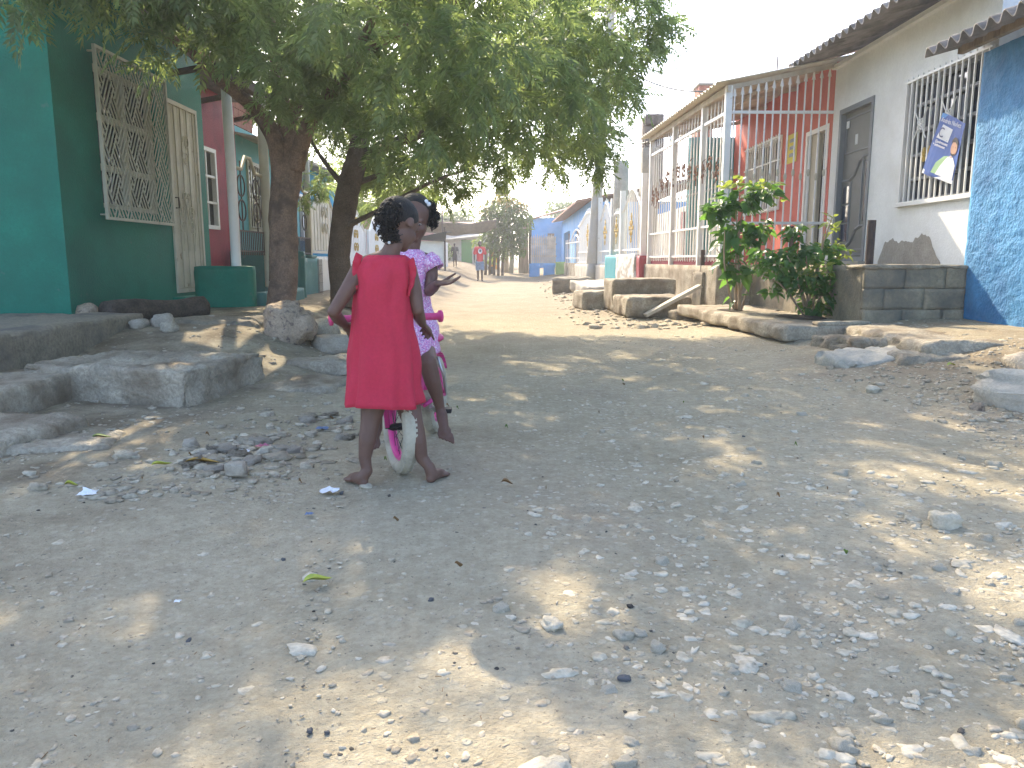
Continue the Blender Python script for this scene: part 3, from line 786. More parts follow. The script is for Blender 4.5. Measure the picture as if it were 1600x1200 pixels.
for k in range(3): fbox(m, WF, 11.38, 11.58, -.066, -.052, 1.16+.27*k, 1.40+.27*k)
fbox(m, WF, 10.78, 10.90, -.066, -.052, 1.42, 2.24); m.build('pane', MATS['glass_blue'], dr)
m = MB(); fbox(m, WF, 11.5, 11.58, -.05, -.04, 2.76, 2.86); m.build('sticker', MATS['white_paint'], dr); m = MB(); fbox(m, WF, 11.22, 11.30, -.0595, -.056, 2.50, 2.64); m.build('sticker', MATS['white_paint'], dr)
m = MB(); fbox(m, WF, 10.60, 11.75, .0, .10, .835, .872); m.build('threshold', MATS['concrete_pale'], wh)

# the platform the white house stands on, with its block-built end
pf = thing('porch_platform', 'high block and cement platform before the white house, its coursed end facing the road', 'platform', (3.62,8.0,.25))
m = MB(); rough_box(m, (3.64,8.03,.02), (4.79,11.85,.832), .015, .008, .07, 51); m.build('core', MATS['block_render'], pf, smooth=True)
m = MB()
for r_ in range(3):
    x = 3.63; k = 0
    while x < 4.66:
        wd_ = .42 if not (k == 0 and r_ % 2) else .21
        x2 = min(x+wd_, 4.68)
        rough_box(m, (x,7.985,.17+.215*r_), (x2-.002,8.04,.17+.215*r_+.2135), .007, .007, .05, 60+r_*7+k); x = x2; k += 1
m.build('block_course', MATS['block_render'], pf, smooth=True)
m = MB(); rough_box(m, (3.60,7.97,.80), (4.70,8.4,.842), .012, .008, .05, 71, chip=.08); m.build('coping', MATS['concrete'], pf, smooth=True)
def stub(x, y, z0, h, label, r=.035):
    q = MB(); q.tube([(x,y,z0-.03),(x,y,z0+h)], r, 10)
    tag(q.build('stub_post', MATS['rust'], smooth=False), label, 'post')
stub(3.74, 8.16, .83, .47, 'rusty cut off steel post on the platform corner, beside the bare patch', .042)
stub(3.70, 10.35, .83, .50, 'rusty stub post rising behind the two bushes', .032)
stub(3.12, 12.75, .60, .45, 'rusty stub post set in the fence foundation pier', .035)

# orange house and the turquoise one after it
oh = thing('orange_house', 'bright orange red house behind the white porch bars, with open door and barred window', 'house', (WX,14,.8))
m = MB(); wall(m, WF, 12.0, 17.2, .4, 3.85, .18, [(12.1,13.02,.86,2.93), (14.15,16.15,1.78,3.08)])
fbox(m, WF, 12.0, 17.2, -3.2, -3.05, .4, 3.85); fbox(m, WF, 12.0, 12.08, -3.05, -.17, .4, 3.85); fbox(m, WF, 17.1, 17.2, -3.05, -.17, .4, 3.85)
m.build('wall', MATS['orange_paint'], oh)
m = MB(); fframe(m, WF, 12.1, 13.02, .86, 2.93, .07, -.15, .01); dr = m.build('door', MATS['white_metal'], oh)
m = MB(); fbox(m, WF, 12.62, 12.94, -.12, -.06, .9, 2.86); m.build('leaf', MATS['cream_metal'], dr)
m = MB(); fbox(m, WF, 12.17, 12.62, -.16, -.13, .9, 2.86); m.build('doorway_shade', MATS['glass_dark'], dr)  # added dark panel, its colour standing in for shade inside the open doorway
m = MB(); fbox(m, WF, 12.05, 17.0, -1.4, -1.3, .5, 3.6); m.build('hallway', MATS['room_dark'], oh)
m = MB(); fframe(m, WF, 14.15, 16.15, 1.78, 3.08, .06, -.10, .02)
for s in (14.8, 15.5): fbox(m, WF, s-.03, s+.03, -.09, .0, 1.84, 3.02)
w = m.build('window', MATS['white_metal'], oh)
m = MB(); fbox(m, WF, 14.2, 16.1, -.12, -.10, 1.8, 3.06); m.build('pane', MATS['glass_blue'], w)
m = MB()
for i in range(15): s = 14.2+1.9*i/14; m.beam(WF.P(s,.06,1.76), WF.P(s,.06,3.1), .02)
for z in (1.8, 2.2, 2.65, 3.06): m.beam(WF.P(14.12,.06,z), WF.P(16.18,.06,z), .024)
m.build('grille', MATS['white_metal'], w)
s_, z_ = WF.uv(1238, 232)
mat('yellow_paper', (.72,.60,.10), .8, .05, 3, 0, stain=(.60,.42,.08), stain_scale=14, stain_pos=.6, stain_soft=.03)
m = MB(); fbox(m, WF, s_-.24, s_+.2, .004, .012, z_-.24, z_+.24)
yp = m.build('paper_notice', MATS['yellow_paper']); tag(yp, 'yellow paper notice stuck on the orange wall beside the open door', 'notice')
m = MB()
for k in range(3): fbox(m, WF, s_-.14, s_+.1, .012, .0135, z_+.10-.12*k, z_+.16-.12*k)
m.build('print', MATS['grey_frame'], yp)
tq = thing('teal_house', 'teal house front beyond the orange one, seen through the fence bars', 'house', (WX,19,.8))
m = MB(); wall(m, WF, 17.25, 20.2, .4, 3.5, .18, [(17.9,18.7,.8,2.7)]); fbox(m, WF, 20.05, 20.2, -4, -.18, .4, 3.5); fbox(m, WF, 17.25, 17.4, .0, .95, .4, 3.5); m.build('wall', MATS['turquoise_paint'], tq)
m = MB(); fbox(m, WF, 17.9, 18.7, -.10, -.06, .8, 2.7); m.build('door', MATS['teal_paint'], tq)
m = MB(); wall(m, WF, 20.3, 27, .2, 2.35, .15)
tag(m.build('garden_wall', MATS['cream_paint']), 'plain beige garden wall running on behind the gilded fence', 'wall')
m = MB(); m.box((4.0,18.4,.7),(4.75,18.55,2.0)); 
tag(m.build('partition_wall', MATS['red_paint']), 'dark red partition wall behind the far bars of the porch fence', 'wall')

# porch fence ------------------------------------------------------
FA = Vector((-.054,1,0)).normalized(); FN = Vector((-FA.y, FA.x, 0))
FF = Frame((3.2,11.9,0), FA, FN)
sp = [0.0] + [FF.uv(u, v)[0] for (u, v) in ((1099,230),(1053,270),(1017,300))]
fd = thing('porch_fence', 'tall white steel bar fence enclosing the orange house porch, with spear tips and rusty flowers', 'fence', (3.2,11.9,.8))
m = MB(); L_ = sp[-1]
for i, s in enumerate(sp):
    m = MB(); m.beam(FF.P(s,0,.78), FF.P(s,0,3.42), .085 if i else .095); m.build('post', MATS['white_metal'], fd)
ns = 27
m = MB(); tp = MB(); cl = MB()
for i in range(ns):
    s = (i+.5)/ns*L_
    if min(abs(s-q) for q in sp) < .07: continue
    m.beam(FF.P(s,0,.88), FF.P(s,0,3.18), .019)
    m.add([FF.P(s-.03,0,3.17), FF.P(s,.014,3.17), FF.P(s+.03,0,3.17), FF.P(s,-.014,3.17), FF.P(s,0,3.33)], [(0,1,4),(1,2,4),(2,3,4),(3,0,4)])
    for z in (2.0, 2.25): m.ell(FF.P(s,0,z), (.02,.02,.035), 6, 4)
for i in range(int(L_/.15)):      # shorter dog bars at the foot
    s = (i+.5)*.15; m.beam(FF.P(s,0,.86), FF.P(s,0,1.42), .013)
m.build('bar', MATS['white_metal'], fd);
m = MB()
for z, w_ in ((.95,.035),(1.42,.035),(3.05,.045)):
    m.beam(FF.P(0,0,z), FF.P(L_,0,z), w_)
m.build('rail', MATS['white_metal'], fd)
mat('rust_flower', (.22,.12,.075), .8, .3, 9, .2, 60)
rr = random.Random(4)
for s in np.arange(.35, L_, .38):
    m = MB()
    z = 2.28 + rr.uniform(-.15,.2); c = FF.P(s,.02,z)
    for k in range(6):
        a = k*math.pi/3 + rr.random(); p = FF.P(s + .075*math.cos(a), .02, z + .09*math.sin(a))
        m.ell(p, (.016,.034,.03), 6, 4)
    for k in range(5):
        a = rr.uniform(0, 6.28); r0 = rr.uniform(.1,.22)
        m.tube([c, FF.P(s+r0*.5*math.cos(a),.03,z+r0*.8*math.sin(a)), FF.P(s+r0*math.cos(a+.6),.02,z+r0*1.5*math.sin(a+.6))], .007, 4)
    m.build('flower_ornament', MATS['rust_flower'], fd)
m = MB(); fbox(m, FF, .12, L_, -.06, -.03, .80, .93); m.build('kick_board', MATS['red_paint'], fd)
# side panel facing the camera
XF = Frame((3.2,11.9,0), (1,0,0), (0,-1,0))
m = MB(); tp = MB(); cl = MB()
for i in range(13):
    s = .09 + 1.42*i/12.3; zt = 3.26 + .20*s
    m.beam(XF.P(s,0,.85), XF.P(s,0,zt), .019)
    m.add([XF.P(s-.03,0,zt), XF.P(s,.014,zt), XF.P(s+.03,0,zt), XF.P(s,-.014,zt), XF.P(s,0,zt+.15)], [(0,1,4),(1,2,4),(2,3,4),(3,0,4)])
    cl.ell(XF.P(s,0,2.18 - (i%2)*.06), (.026,.026,.06), 6, 5)
for z in (1.44, 3.05): m.beam(XF.P(.06,0,z), XF.P(1.56,0,z), .04)
m.build('side_bar', MATS['white_metal'], fd); cl.build('side_collar', MATS['cream_metal'], fd)
# porch roof
a = FF.P(-.15,.22,3.44); b = FF.P(L_+.25,.22,3.42); c = Vector((5.2,11.75,3.87))
m = MB(); corrugated(m, a, b, c, .16, .018, .008, 10, 4); pr = m.build('porch_roof', MATS['sheet_cream'], oh, smooth=True)
m = MB()
m.beam(FF.P(-.1,.02,3.37), FF.P(L_+.1,.02,3.37), .05, .09)
for s in (.02, L_*.33, L_*.66, L_): 
    p = FF.P(s,0,3.40); m.beam(p, (4.78, p.y, 3.72), .05, .07)
m.beam((4.0,11.95,3.56),(3.65,18.2,3.56),.05,.06)
m.build('rafter', MATS['timber_pale'], pr)
# foundation with pier
fo = thing('fence_foundation', 'grey stained concrete foundation under the white porch fence', 'foundation', (3.2,15,.3))
m = MB()
c0 = FF.P(0,.06,0); Mx = Matrix.Translation(c0) @ Matrix.Rotation(math.atan2(FA.y, FA.x)-math.pi/2, 4, 'Z')
rough_box(m, (0,-.05,.02), (1.4,L_+.2,.80), .012, .008, .12, 81, Mx); m.build('base', MATS['concrete'], fo, smooth=True)
m = MB(); rough_box(m, (-.05,.6,.02), (.3,1.15,.70), .02, .015, .06, 82, Mx, .1); m.build('pier', MATS['concrete_dark'], fo, smooth=True)
# items above the roofs: raw columns with rebar, tank
cb = thing('brick_stub', 'short red brick column stub standing above the cream porch roof', 'column', (4.9,16.3,3.9))
m = MB(); p = atX(1100, 141, 5.2); m.box((5.0,p.y-.3,3.6),(5.4,p.y+.3,p.z+.06)); m.build('core', MATS['brick'], cb)
m = MB(); m.box((4.97,p.y-.33,p.z+.06),(5.43,p.y+.33,p.z+.12)); m.build('cap', MATS['concrete_dark'], cb)
m = MB(); p = atX(1053, 190, 5.2)
for k in range(4): m.tube([(5.05+.12*(k%2),p.y-.3+.22*k,3.3),(5.05+.12*(k%2),p.y-.3+.22*k,p.z+.55+.05*(k%2))], .011, 5)
tag(m.build('rebar', MATS['rust']), 'four thin steel rods sticking up behind the cream porch roof', 'rebar')
m = MB(); p = atX(1020, 192, 4.9); m.box((4.6,p.y-.5,3.2),(5.2,p.y+.55,p.z+.22))
tag(m.build('water_tank', MATS['rust'], bevel=.04), 'dark box tank showing above the far end of the porch roof', 'tank')
m = MB(); p = atX(1215, 95, 6.0); m.tube([(6.0,p.y,3.5),(6.0,p.y,p.z+.1)], .02, 6)
tag(m.build('roof_pipe', MATS['roof_cement']), 'thin vertical pipe rising above the roof of the orange house', 'pipe')

# second fence, white with gilded scrolls -------------------------
G0 = FF.P(L_+.1,0,0); GA = Vector((-.085,1,0)).normalized()
GF = Frame(G0, GA, Vector((-GA.y, GA.x, 0)))
ge = thing('gilded_fence', 'white steel fence and gate with gilded scrolls and arched tops, beyond the porch fence', 'fence', G0)
ps = [GF.uv(u, 330)[0] for u in (1006, 973, 958, 938)]
for s, zt in zip(ps, (2.75,2.55,2.45,2.6)):
    m = MB(); m.beam(GF.P(s,0,.3), GF.P(s,0,zt), .12); m.build('post', MATS['white_metal'], ge)
b_ = MB(); r_m = MB()
end = ps[3] + 3.5
for (a, b, zs, zt) in ((ps[0],ps[1],2.05,2.5),(ps[1],ps[2],2.0,2.05),(ps[2],ps[3],1.95,2.4),(ps[3],end,1.95,2.3)):
    n = max(4, int((b-a)/.16)); md = (a+b)/2
    top = lambda s: zs + (zt-zs)*(.5+.5*math.cos(2*math.pi*(s-md)/(b-a)))
    for i in range(1, n): s = a+(b-a)*i/n; b_.beam(GF.P(s,0,.75), GF.P(s,0,top(s)+.12), .025)
    r_m.tube([GF.P(a+(b-a)*i/16,0,top(a+(b-a)*i/16)) for i in range(17)], .035, 6)
    for z in (.8, 1.12): r_m.beam(GF.P(a,0,z), GF.P(b,0,z), .045)
    g_m = MB()
    for k in range(8):
        an = k*math.pi/4; q_ = 1 if k % 2 == 0 else .62
        g_m.ell(GF.P(md+.17*q_*math.cos(an),.03,1.62+.26*q_*math.sin(an)), (.018,.055,.06), 8, 6)
    for an in (0, math.pi/2): g_m.beam(GF.P(md-.2*math.cos(an),.03,1.62-.34*math.sin(an)), GF.P(md+.2*math.cos(an),.03,1.62+.34*math.sin(an)), .022)
    g_m.build('gilded_scroll', MATS['gold_paint'], ge)
b_.build('bar', MATS['white_metal'], ge); r_m.build('rail', MATS['white_metal'], ge)
def column(u, vb, vt, s, d, r, label, sq=False):
    p = GF.P(s, d, 0); zt = atX(u, vt, p.x).z if False else None
    q = MB(); dist = p.y; z1 = HC + (408 - vt)*dist/FPX
    if sq: rough_box(q, (p.x-r,p.y-r,.2), (p.x+r,p.y+r,z1), .02, .006, .15, 91)
    else: q.tube([(p.x,p.y,.2),(p.x,p.y,z1-.08),(p.x,p.y,z1)], [r,r,r*.9], 16)
    t = thing('concrete_column', label, 'column', (p.x,p.y,.2)); q.build('shaft', MATS['concrete_pale'], t, smooth=not sq)
    return t, p, z1
t, p, z1 = column(995, 300, 243, ps[0]+.6, -.25, .19, 'square raw concrete column with bare rebar behind the gilded fence', True)
q = MB()
for dx in (-.12,.12):
    for dy in (-.12,.12): q.tube([(p.x+dx,p.y+dy,z1-.1),(p.x+dx,p.y+dy,z1+.75)], .014, 5)
for k in range(3): q.box((p.x-.13,p.y-.13,z1+.2*k+.1),(p.x+.13,p.y+.13,z1+.2*k+.112))
q.build('rebar', MATS['rust'], t)
column(955, 300, 262, ps[2]-.2, -.15, .19, 'round topped plain concrete column in the gilded fence line')
def gwall(s0, s1, d0, d1, z1, mt_, label, seed):
    q = MB(); Mx = Matrix.Translation(GF.O) @ Matrix.Rotation(math.atan2(GA.y, GA.x)-math.pi/2, 4, 'Z')
    rough_box(q, (-d1, s0, .1), (-d0, s1, z1), .012, .006, .1, seed, Mx)
    tag(q.build('low_wall', MATS[mt_], smooth=True), label, 'wall')
gwall(ps[0]-.32, ps[0]+.02, -.12, .14, .98, 'red_paint', 'small red painted wall end where the two white fences meet', 92)
gwall(ps[0]+.06, ps[1]-.05, -.12, .16, 1.02, 'peeling_white', 'low white wall with badly peeling paint below the gilded fence', 93)
gwall(ps[1]+.0, ps[2]+.25, -.12, .14, 1.0, 'teal_paint', 'narrow teal painted wall piece beside the peeling white wall', 94)
gwall(ps[2]+.3, end, -.12, .12, .75, 'concrete_pale', 'grey rendered wall foot at the far end of the gilded fence', 95)

# steps, plank and rubble before the fences ------------------------
slab('concrete_step', (1.66,13.0,.02), (2.75,13.9,.57), 'upper cement step block below the peeling white wall', 'step', 'concrete', .03, .015, .06, 101, rot=R(3), chip=.08)
slab('concrete_step', (1.72,11.85,.0), (2.75,12.98,.33), 'lower cracked cement step in front of the upper step block', 'step', 'concrete', .04, .02, .06, 102, rot=R(4), chip=.12)
slab('concrete_block', (1.2,13.85,-.02), (1.84,14.7,.33), 'loose square cement block left of the two steps', 'block', 'concrete', .05, .02, .06, 103, rot=R(8), chip=.1)
slab('concrete_slab', (1.5,17.2,.1), (2.4,18.6,.36), 'flat broken slab on the rubble near the foot of the pole', 'slab', 'concrete_pale', .05, .03, .08, 104, rot=R(12), chip=.1, tilt=R(5))
slab('concrete_slab', (1.1,20.0,.0), (2.1,21.0,.42), 'dark broken slab left of the leaning pole foot', 'slab', 'concrete_dark', .06, .04, .08, 105, rot=R(-9), chip=.1)
m = MB(); m.beam((2.02,11.68,.06),(2.86,11.78,.50),.17,.05, up=(0,0,1))
tag(m.build('plank', MATS['timber_pale'], bevel=.006), 'pale wooden plank leaning as a ramp against the lower step', 'plank')
slab('concrete_slab', (2.35,11.3,.0), (2.8,11.6,.16), 'small broken slab lying under the leaning plank', 'slab', 'concrete', .03, .02, .05, 106, rot=R(14), chip=.1)

# planter slab ------------------------------------------------------
mb = MB(); c = Vector((2.68,7.58,0)); Mx = Matrix.Translation(c) @ Matrix.Rotation(R(4), 4, 'Z') @ Matrix.Translation(-c)
plt = thing('planter_slab', 'low cement planter slab along the platform, with cracked footing', 'planter', (3.0,9.4,.1))
rough_box(mb, (2.68,7.58,.09), (3.62,11.3,.245), .02, .010, .05, 111, Mx, .08); mb.build('slab', MATS['concrete'], plt, smooth=True)
mb = MB(); rough_box(mb, (2.78,7.50,-.05), (3.6,9.6,.10), .04, .035, .05, 112, Mx, .15); mb.build('footing', MATS['concrete_dark'], plt, smooth=True)
mb = MB(); rough_box(mb, (3.05,7.62,.235), (3.60,7.78,.285), .012, .006, .05, 113, Mx, .05); mb.build('kerb', MATS['concrete'], plt, smooth=True)
mat('soil', (.05,.038,.028), .98, .35, 8, 1, 40)
mb = MB(); mb.M = Mx
for (cx, cy, r) in ((3.38,8.75,.40),(2.98,9.95,.24)):
    ring = [(cx + r*.62*math.cos(t)*(1+.12*fnoise((t,cx,0),2)), cy + r*math.sin(t)*(1+.12*fnoise((t,cy,1),2)), .252) for t in np.linspace(0, 6.28, 20, endpoint=False)]
    mb.add(ring + [(cx,cy,.275)], [(i, (i+1) % 20, 20) for i in range(20)])
mb.build('soil_pocket', MATS['soil'], plt, smooth=True)

# blue house ----------------------------------------------------------
BX = 4.68
BF = Frame((BX,0,0), (0,1,0), (-1,0,0))
bh = thing('blue_house', 'rough textured bright blue house at the right edge under a corrugated eave', 'house', (BX,7,.25))
ny, nz_ = 150, 120
vs, fs = [], []
for i in range(ny+1):
    for j in range(nz_+1):
        y = 2.2 + (8.06-2.2)*i/ny; z = .12 + (2.92-.12)*j/nz_
        o = .012*fnoise((0,y,z),5,1) + .010*fnoise((0,y,z),13,2) + .007*fnoise((0,y,z),28,3)
        e = min(1, (ny-i)/2)
        vs.append((BX - o*e, y - (.02*(fnoise((0,0,z),6,5)) if i == ny else 0), z))
for i in range(ny):
    for j in range(nz_):
        a = i*(nz_+1)+j; fs.append((a, a+nz_+1, a+nz_+2, a+1))
m = MB(); m.add(vs, [tuple(reversed(f)) for f in fs])
far = [i for i in range(ny*(nz_+1), (ny+1)*(nz_+1))]
o = len(m.v); m.v += [(BX+.11, 8.06, m.v[k][2]) for k in far]
for j in range(nz_): m.f.append((far[j], far[j+1], o+j+1, o+j))
m.box((BX+.12,2.2,.12),(BX+5,2.3,2.9))
m.build('wall', MATS['blue_paint'], bh, smooth=True)
m = MB(); corrugated(m, (4.20,2.0,2.94), (4.20,8.28,2.97), (9.5,2.0,4.4), .205, .042, .016, 12, 6); m.build('roof', MATS['roof_cement'], bh, smooth=True)
m = MB(); m.beam((4.5,2.1,2.95),(4.5,8.15,2.97),.06,.08); m.build('purlin', MATS['timber'], bh)

# apron slabs at the foot of the blue wall ---------------------------
slab('concrete_apron', (3.25,5.9,-.06), (6.0,7.96,.255), 'worn cement apron at the foot of the blue wall', 'apron', 'concrete', .05, .02, .05, 121, rot=R(-2), chip=.15)
slab('concrete_slab', (2.5,5.95,-.06), (3.35,6.45,.15), 'tongue shaped tilted slab sliding off the apron into the road', 'slab', 'concrete_pale', .05, .03, .04, 122, rot=R(18), chip=.15, tilt=R(5))
slab('concrete_slab', (2.95,5.72,-.03), (3.75,6.15,.165), 'long rounded slab lying along the front of the apron', 'slab', 'concrete', .06, .03, .04, 123, rot=R(-3), chip=.15)
slab('concrete_slab', (2.85,6.6,.0), (3.6,7.3,.21), 'cracked slab between the planter and the apron', 'slab', 'concrete', .05, .03, .045, 124, rot=R(8), chip=.15)
for (x,y,rx,ry,rz,sd_,lb,mt_) in ((3.25,4.45,.55,.30,.13,131,'broad flat pale rock at the right edge of the road','concrete_pale'),
      (3.52,4.95,.24,.22,.14,132,'dark grey block of stone resting behind the flat pale rock','stone_grey'),
      (2.40,5.05,.05,.04,.03,133,'smooth white pebble alone on the bare dirt near the apron','stone_pale'),
      (2.72,4.42,.035,.03,.03,134,'brown round stone left of the flat pale rock','coral_rock'),
      (1.47,2.50,.055,.035,.035,135,'largest jagged chalk stone on the right of the road','stone_pale'),
      (.05,1.21,.06,.04,.018,136,'broad chalky rock cut by the bottom edge of the picture','stone_pale'),
      (.10,1.80,.03,.022,.014,137,'flat white stone by the sunlit patch in mid road','stone_pale'),
      (.245,1.55,.014,.011,.009,138,'blue grey pebble in the road, right of the chalky rock','stone_dark')):
    q = MB(); rock(q, (x,y,G(x,y)+rz*.4), (rx,ry,rz), sd_, 24, 16, .4, sd_)
    tag(q.build('rock', MATS[mt_], smooth=True), lb, 'rock')
m = MB(); m.tube([(2.72,4.25,.16),(3.4,3.95,.17)], .007, 6)
tag(m.build('stick', MATS['timber_pale']), 'thin pale stick lying before the flat pale rock', 'stick')

# election poster tied to the window bars ------------------------------
mat('poster_blue', (.025,.085,.33), .45, .15, 2, 0); mat('poster_white', (.75,.75,.76), .45, .03, 2, 0)
mat('poster_green', (.30,.48,.24), .5, .1, 2, 0); mat('poster_skin', (.42,.24,.16), .5, .1, 5, 0); mat('poster_hair', (.02,.014,.012), .5, .1, 5, 0)
mat('poster_light', (.08,.28,.62), .45, .1, 2, 0); mat('poster_navy', (.02,.03,.14), .45, .1, 2, 0)
PT = [WF.P(*[(a, .07, b)[k] for k in range(3)]) for a, b in [WF.uv(*q) for q in ((1484,176),(1521,193),(1496,288),(1450,270))]]
PO = PT[3]; PXv = PT[2]-PT[3]; PYv = PT[0]-PT[3]
po = thing('poster', 'crooked blue election poster of a man in a white shirt tied to the window bars', 'poster', PO)
PN = PXv.cross(PYv).normalized(); PN = PN if PN.x < 0 else -PN
def pp(x, y, k=0):
    w = PT[3]*(1-x)*(1-y)+PT[2]*x*(1-y)+PT[1]*x*y+PT[0]*(1-x)*y
    return w + PN*(.0015*k + .012*math.sin(x*5+y*3))
def pgrid(mb, poly, k):  # polygon drawn on the sheet
    mb.add([pp(x, y, k) for x, y in poly], [tuple(range(len(poly)))])
m = MB(); n = 8
for i in range(n):
    for j in range(n): m.add([pp(i/n,j/n),pp((i+1)/n,j/n),pp((i+1)/n,(j+1)/n),pp(i/n,(j+1)/n)], [(0,1,2,3)])
m.build('sheet', MATS['poster_blue'], po)
def flat(name, polys, mt_, k):
    q = MB()
    for p in polys: pgrid(q, p, k)
    return q.build(name, MATS[mt_], po)
flat('footer', [[(0,.0),(.5,0),(1,0),(1,.06),(.5,.07),(0,.075)]], 'poster_white', 1.6)
flat('corner', [[(0,.93),(.12,.93),(.2,1),(0,1)]], 'poster_light', 1.6)
flat('sleeve', [[(.30,.07),(.36,.25),(.52,.38),(.66,.41),(.62,.2),(.5,.07)]], 'poster_green', 2)
flat('shirt', [[(.45,.065),(.50,.20),(.62,.37),(.74,.43),(.84,.40),(.96,.30),(.97,.065)]], 'poster_white', 3)
flat('face', [[(.70,.42),(.74,.36),(.80,.42)], [(.66+.13*(1+math.cos(t)), .56+.115*math.sin(t)) for t in np.linspace(0,6.28,16,endpoint=False)]], 'poster_skin', 4)
flat('hair', [[(.655,.60),(.66,.68),(.74,.735),(.86,.73),(.935,.66),(.93,.57),(.90,.63),(.80,.66),(.70,.645)]], 'poster_hair', 5)
flat('beard', [[(.70,.475),(.74,.435),(.82,.44),(.88,.50),(.84,.475),(.78,.465)], [(.72,.575),(.76,.58),(.76,.57)], [(.82,.585),(.86,.585),(.86,.573)]], 'poster_hair', 5)
flat('logo_box', [[(.10,.62),(.50,.60),(.54,.82),(.16,.84)]], 'poster_white', 2)
flat('logo_bars', [[(.34,.62),(.46,.62),(.47,.67),(.35,.67)], [(.42,.67),(.49,.66),(.50,.70),(.43,.71)], [(.22,.775),(.49,.76),(.49,.765),(.22,.78)]], 'poster_navy', 3)
xd = (pp(1,.5)-pp(0,.5)).normalized(); yd = (pp(.5,1)-pp(.5,0)); yd = (yd - xd*yd.dot(xd)).normalized()
W_ = (pp(1,.5)-pp(0,.5)).length
for (nm, tx, x, y, sz, mt_) in (('lettering','Andrés Nuñez',.08,.875,.088,'poster_white'),('lettering','C',.16,.65,.19,'poster_navy'),('lettering','@andresnunez',.14,.555,.055,'poster_white'),('lettering','+ andresnunez',.10,.50,.055,'poster_white'),('lettering','f  o  andresnunez    contacto',.2,.022,.038,'poster_navy')):
    text(nm, tx, pp(x, y, 4) + PN*.008, xd, yd, sz*W_*1.35, MATS[mt_], po, .0005)
# ================================================================ trees and plants
mat('bark', (.235,.155,.11), .95, .28, 5, 1, 34, stain=(.13,.09,.068), stain_scale=7, stain_pos=.58, stain_soft=.08, fine=(60,.25))
mat('bark_dark', (.12,.088,.064), .95, .3, 5, 1, 34, fine=(60,.3))
MATS['neem'] = leaf_mat('neem', (.085,.13,.07), (.12,.175,.09), (.36,.46,.14), .55)
MATS['neem_far'] = leaf_mat('neem_far', (.06,.11,.035), (.10,.16,.05), (.30,.40,.06), .5)
MATS['bush_leaf'] = leaf_mat('bush_leaf', (.035,.11,.03), (.065,.165,.045), (.20,.40,.06), .42, .38)
MATS['young_leaf'] = leaf_mat('young_leaf', (.16,.24,.04), (.26,.30,.06), (.42,.50,.08), .45, .4)
MATS['mango_leaf'] = leaf_mat('mango_leaf', (.05,.11,.03), (.10,.165,.045), (.24,.34,.05), .4, .4)
MATS['mango_flush'] = leaf_mat('mango_flush', (.26,.17,.05), (.22,.22,.06), (.40,.30,.07), .35, .5)

def rotmats(d, roll):
    """frames with x along d"""
    d = d/np.linalg.norm(d, axis=1, keepdims=True)
    up = np.tile(np.array([0,0,1.]), (len(d),1)); flat_ = np.abs(d[:,2]) > .97; up[flat_] = [1,0,0]
    y = np.cross(up, d); y /= np.linalg.norm(y, axis=1, keepdims=True)
    z = np.cross(d, y)
    c, s = np.cos(roll)[:,None], np.sin(roll)[:,None]
    return d, y*c + z*s, -y*s + z*c
def instance(tv, tf, pos, d, roll, scale):
    x, y, z = rotmats(d, roll)
    v = pos[:,None,:] + scale[:,None,None]*(tv[None,:,0:1]*x[:,None,:] + tv[None,:,1:2]*y[:,None,:] + tv[None,:,2:3]*z[:,None,:])
    n = len(tv)
    f = tf[None] + (np.arange(len(pos))*n)[:,None,None]
    return v.reshape(-1,3), f.reshape(-1, tf.shape[1])
def frond_template(pairs=7, seed=0, L_=.34, W_=.085):
    r = np.random.default_rng(seed); vs = []; fs = []
    for i in range(pairs):
        t = .16 + .80*i/(pairs-1)
        for sg in (1, -1):
            a = R(58 - 22*t) + r.uniform(-.12,.12); l = L_*(1-.35*abs(t-.45))*r.uniform(.85,1.12); w = W_*r.uniform(.8,1.15)
            dx, dy = math.cos(a), sg*math.sin(a); nx, ny = -dy, dx
            b = np.array([t, 0, -.25*t*t]); dz = -.22 - .25*r.random(); tw = r.uniform(-.02,.02)
            m_ = b + np.array([dx*l*.42, dy*l*.42, dz*l*.25])
            o = len(vs)
            vs += [b, m_ + np.array([nx*w*.5, ny*w*.5, tw+.012]), b + np.array([dx*l, dy*l, dz*l]), m_ - np.array([nx*w*.5, ny*w*.5, tw-.012])]
            fs.append((o,o+1,o+2,o+3))
    o = len(vs); b = np.array([.96,0,-.24]); vs += [b, b+[.12,.035,-.05], b+[.3,0,-.12], b+[.12,-.035,-.05]]; fs.append((o,o+1,o+2,o+3))
    o = len(vs); vs += [np.array([0,.006,0]), np.array([.5,.006,-.0625]), np.array([.5,-.006,-.0625]), np.array([0,-.006,0])]; fs.append((o,o+1,o+2,o+3))
    o = len(vs); vs += [np.array([.5,.006,-.0625]), np.array([1,.003,-.25]), np.array([1,-.003,-.25]), np.array([.5,-.006,-.0625])]; fs.append((o,o+1,o+2,o+3))
    return np.array(vs), np.array(fs)
FT = [frond_template(7, k) for k in range(5)]
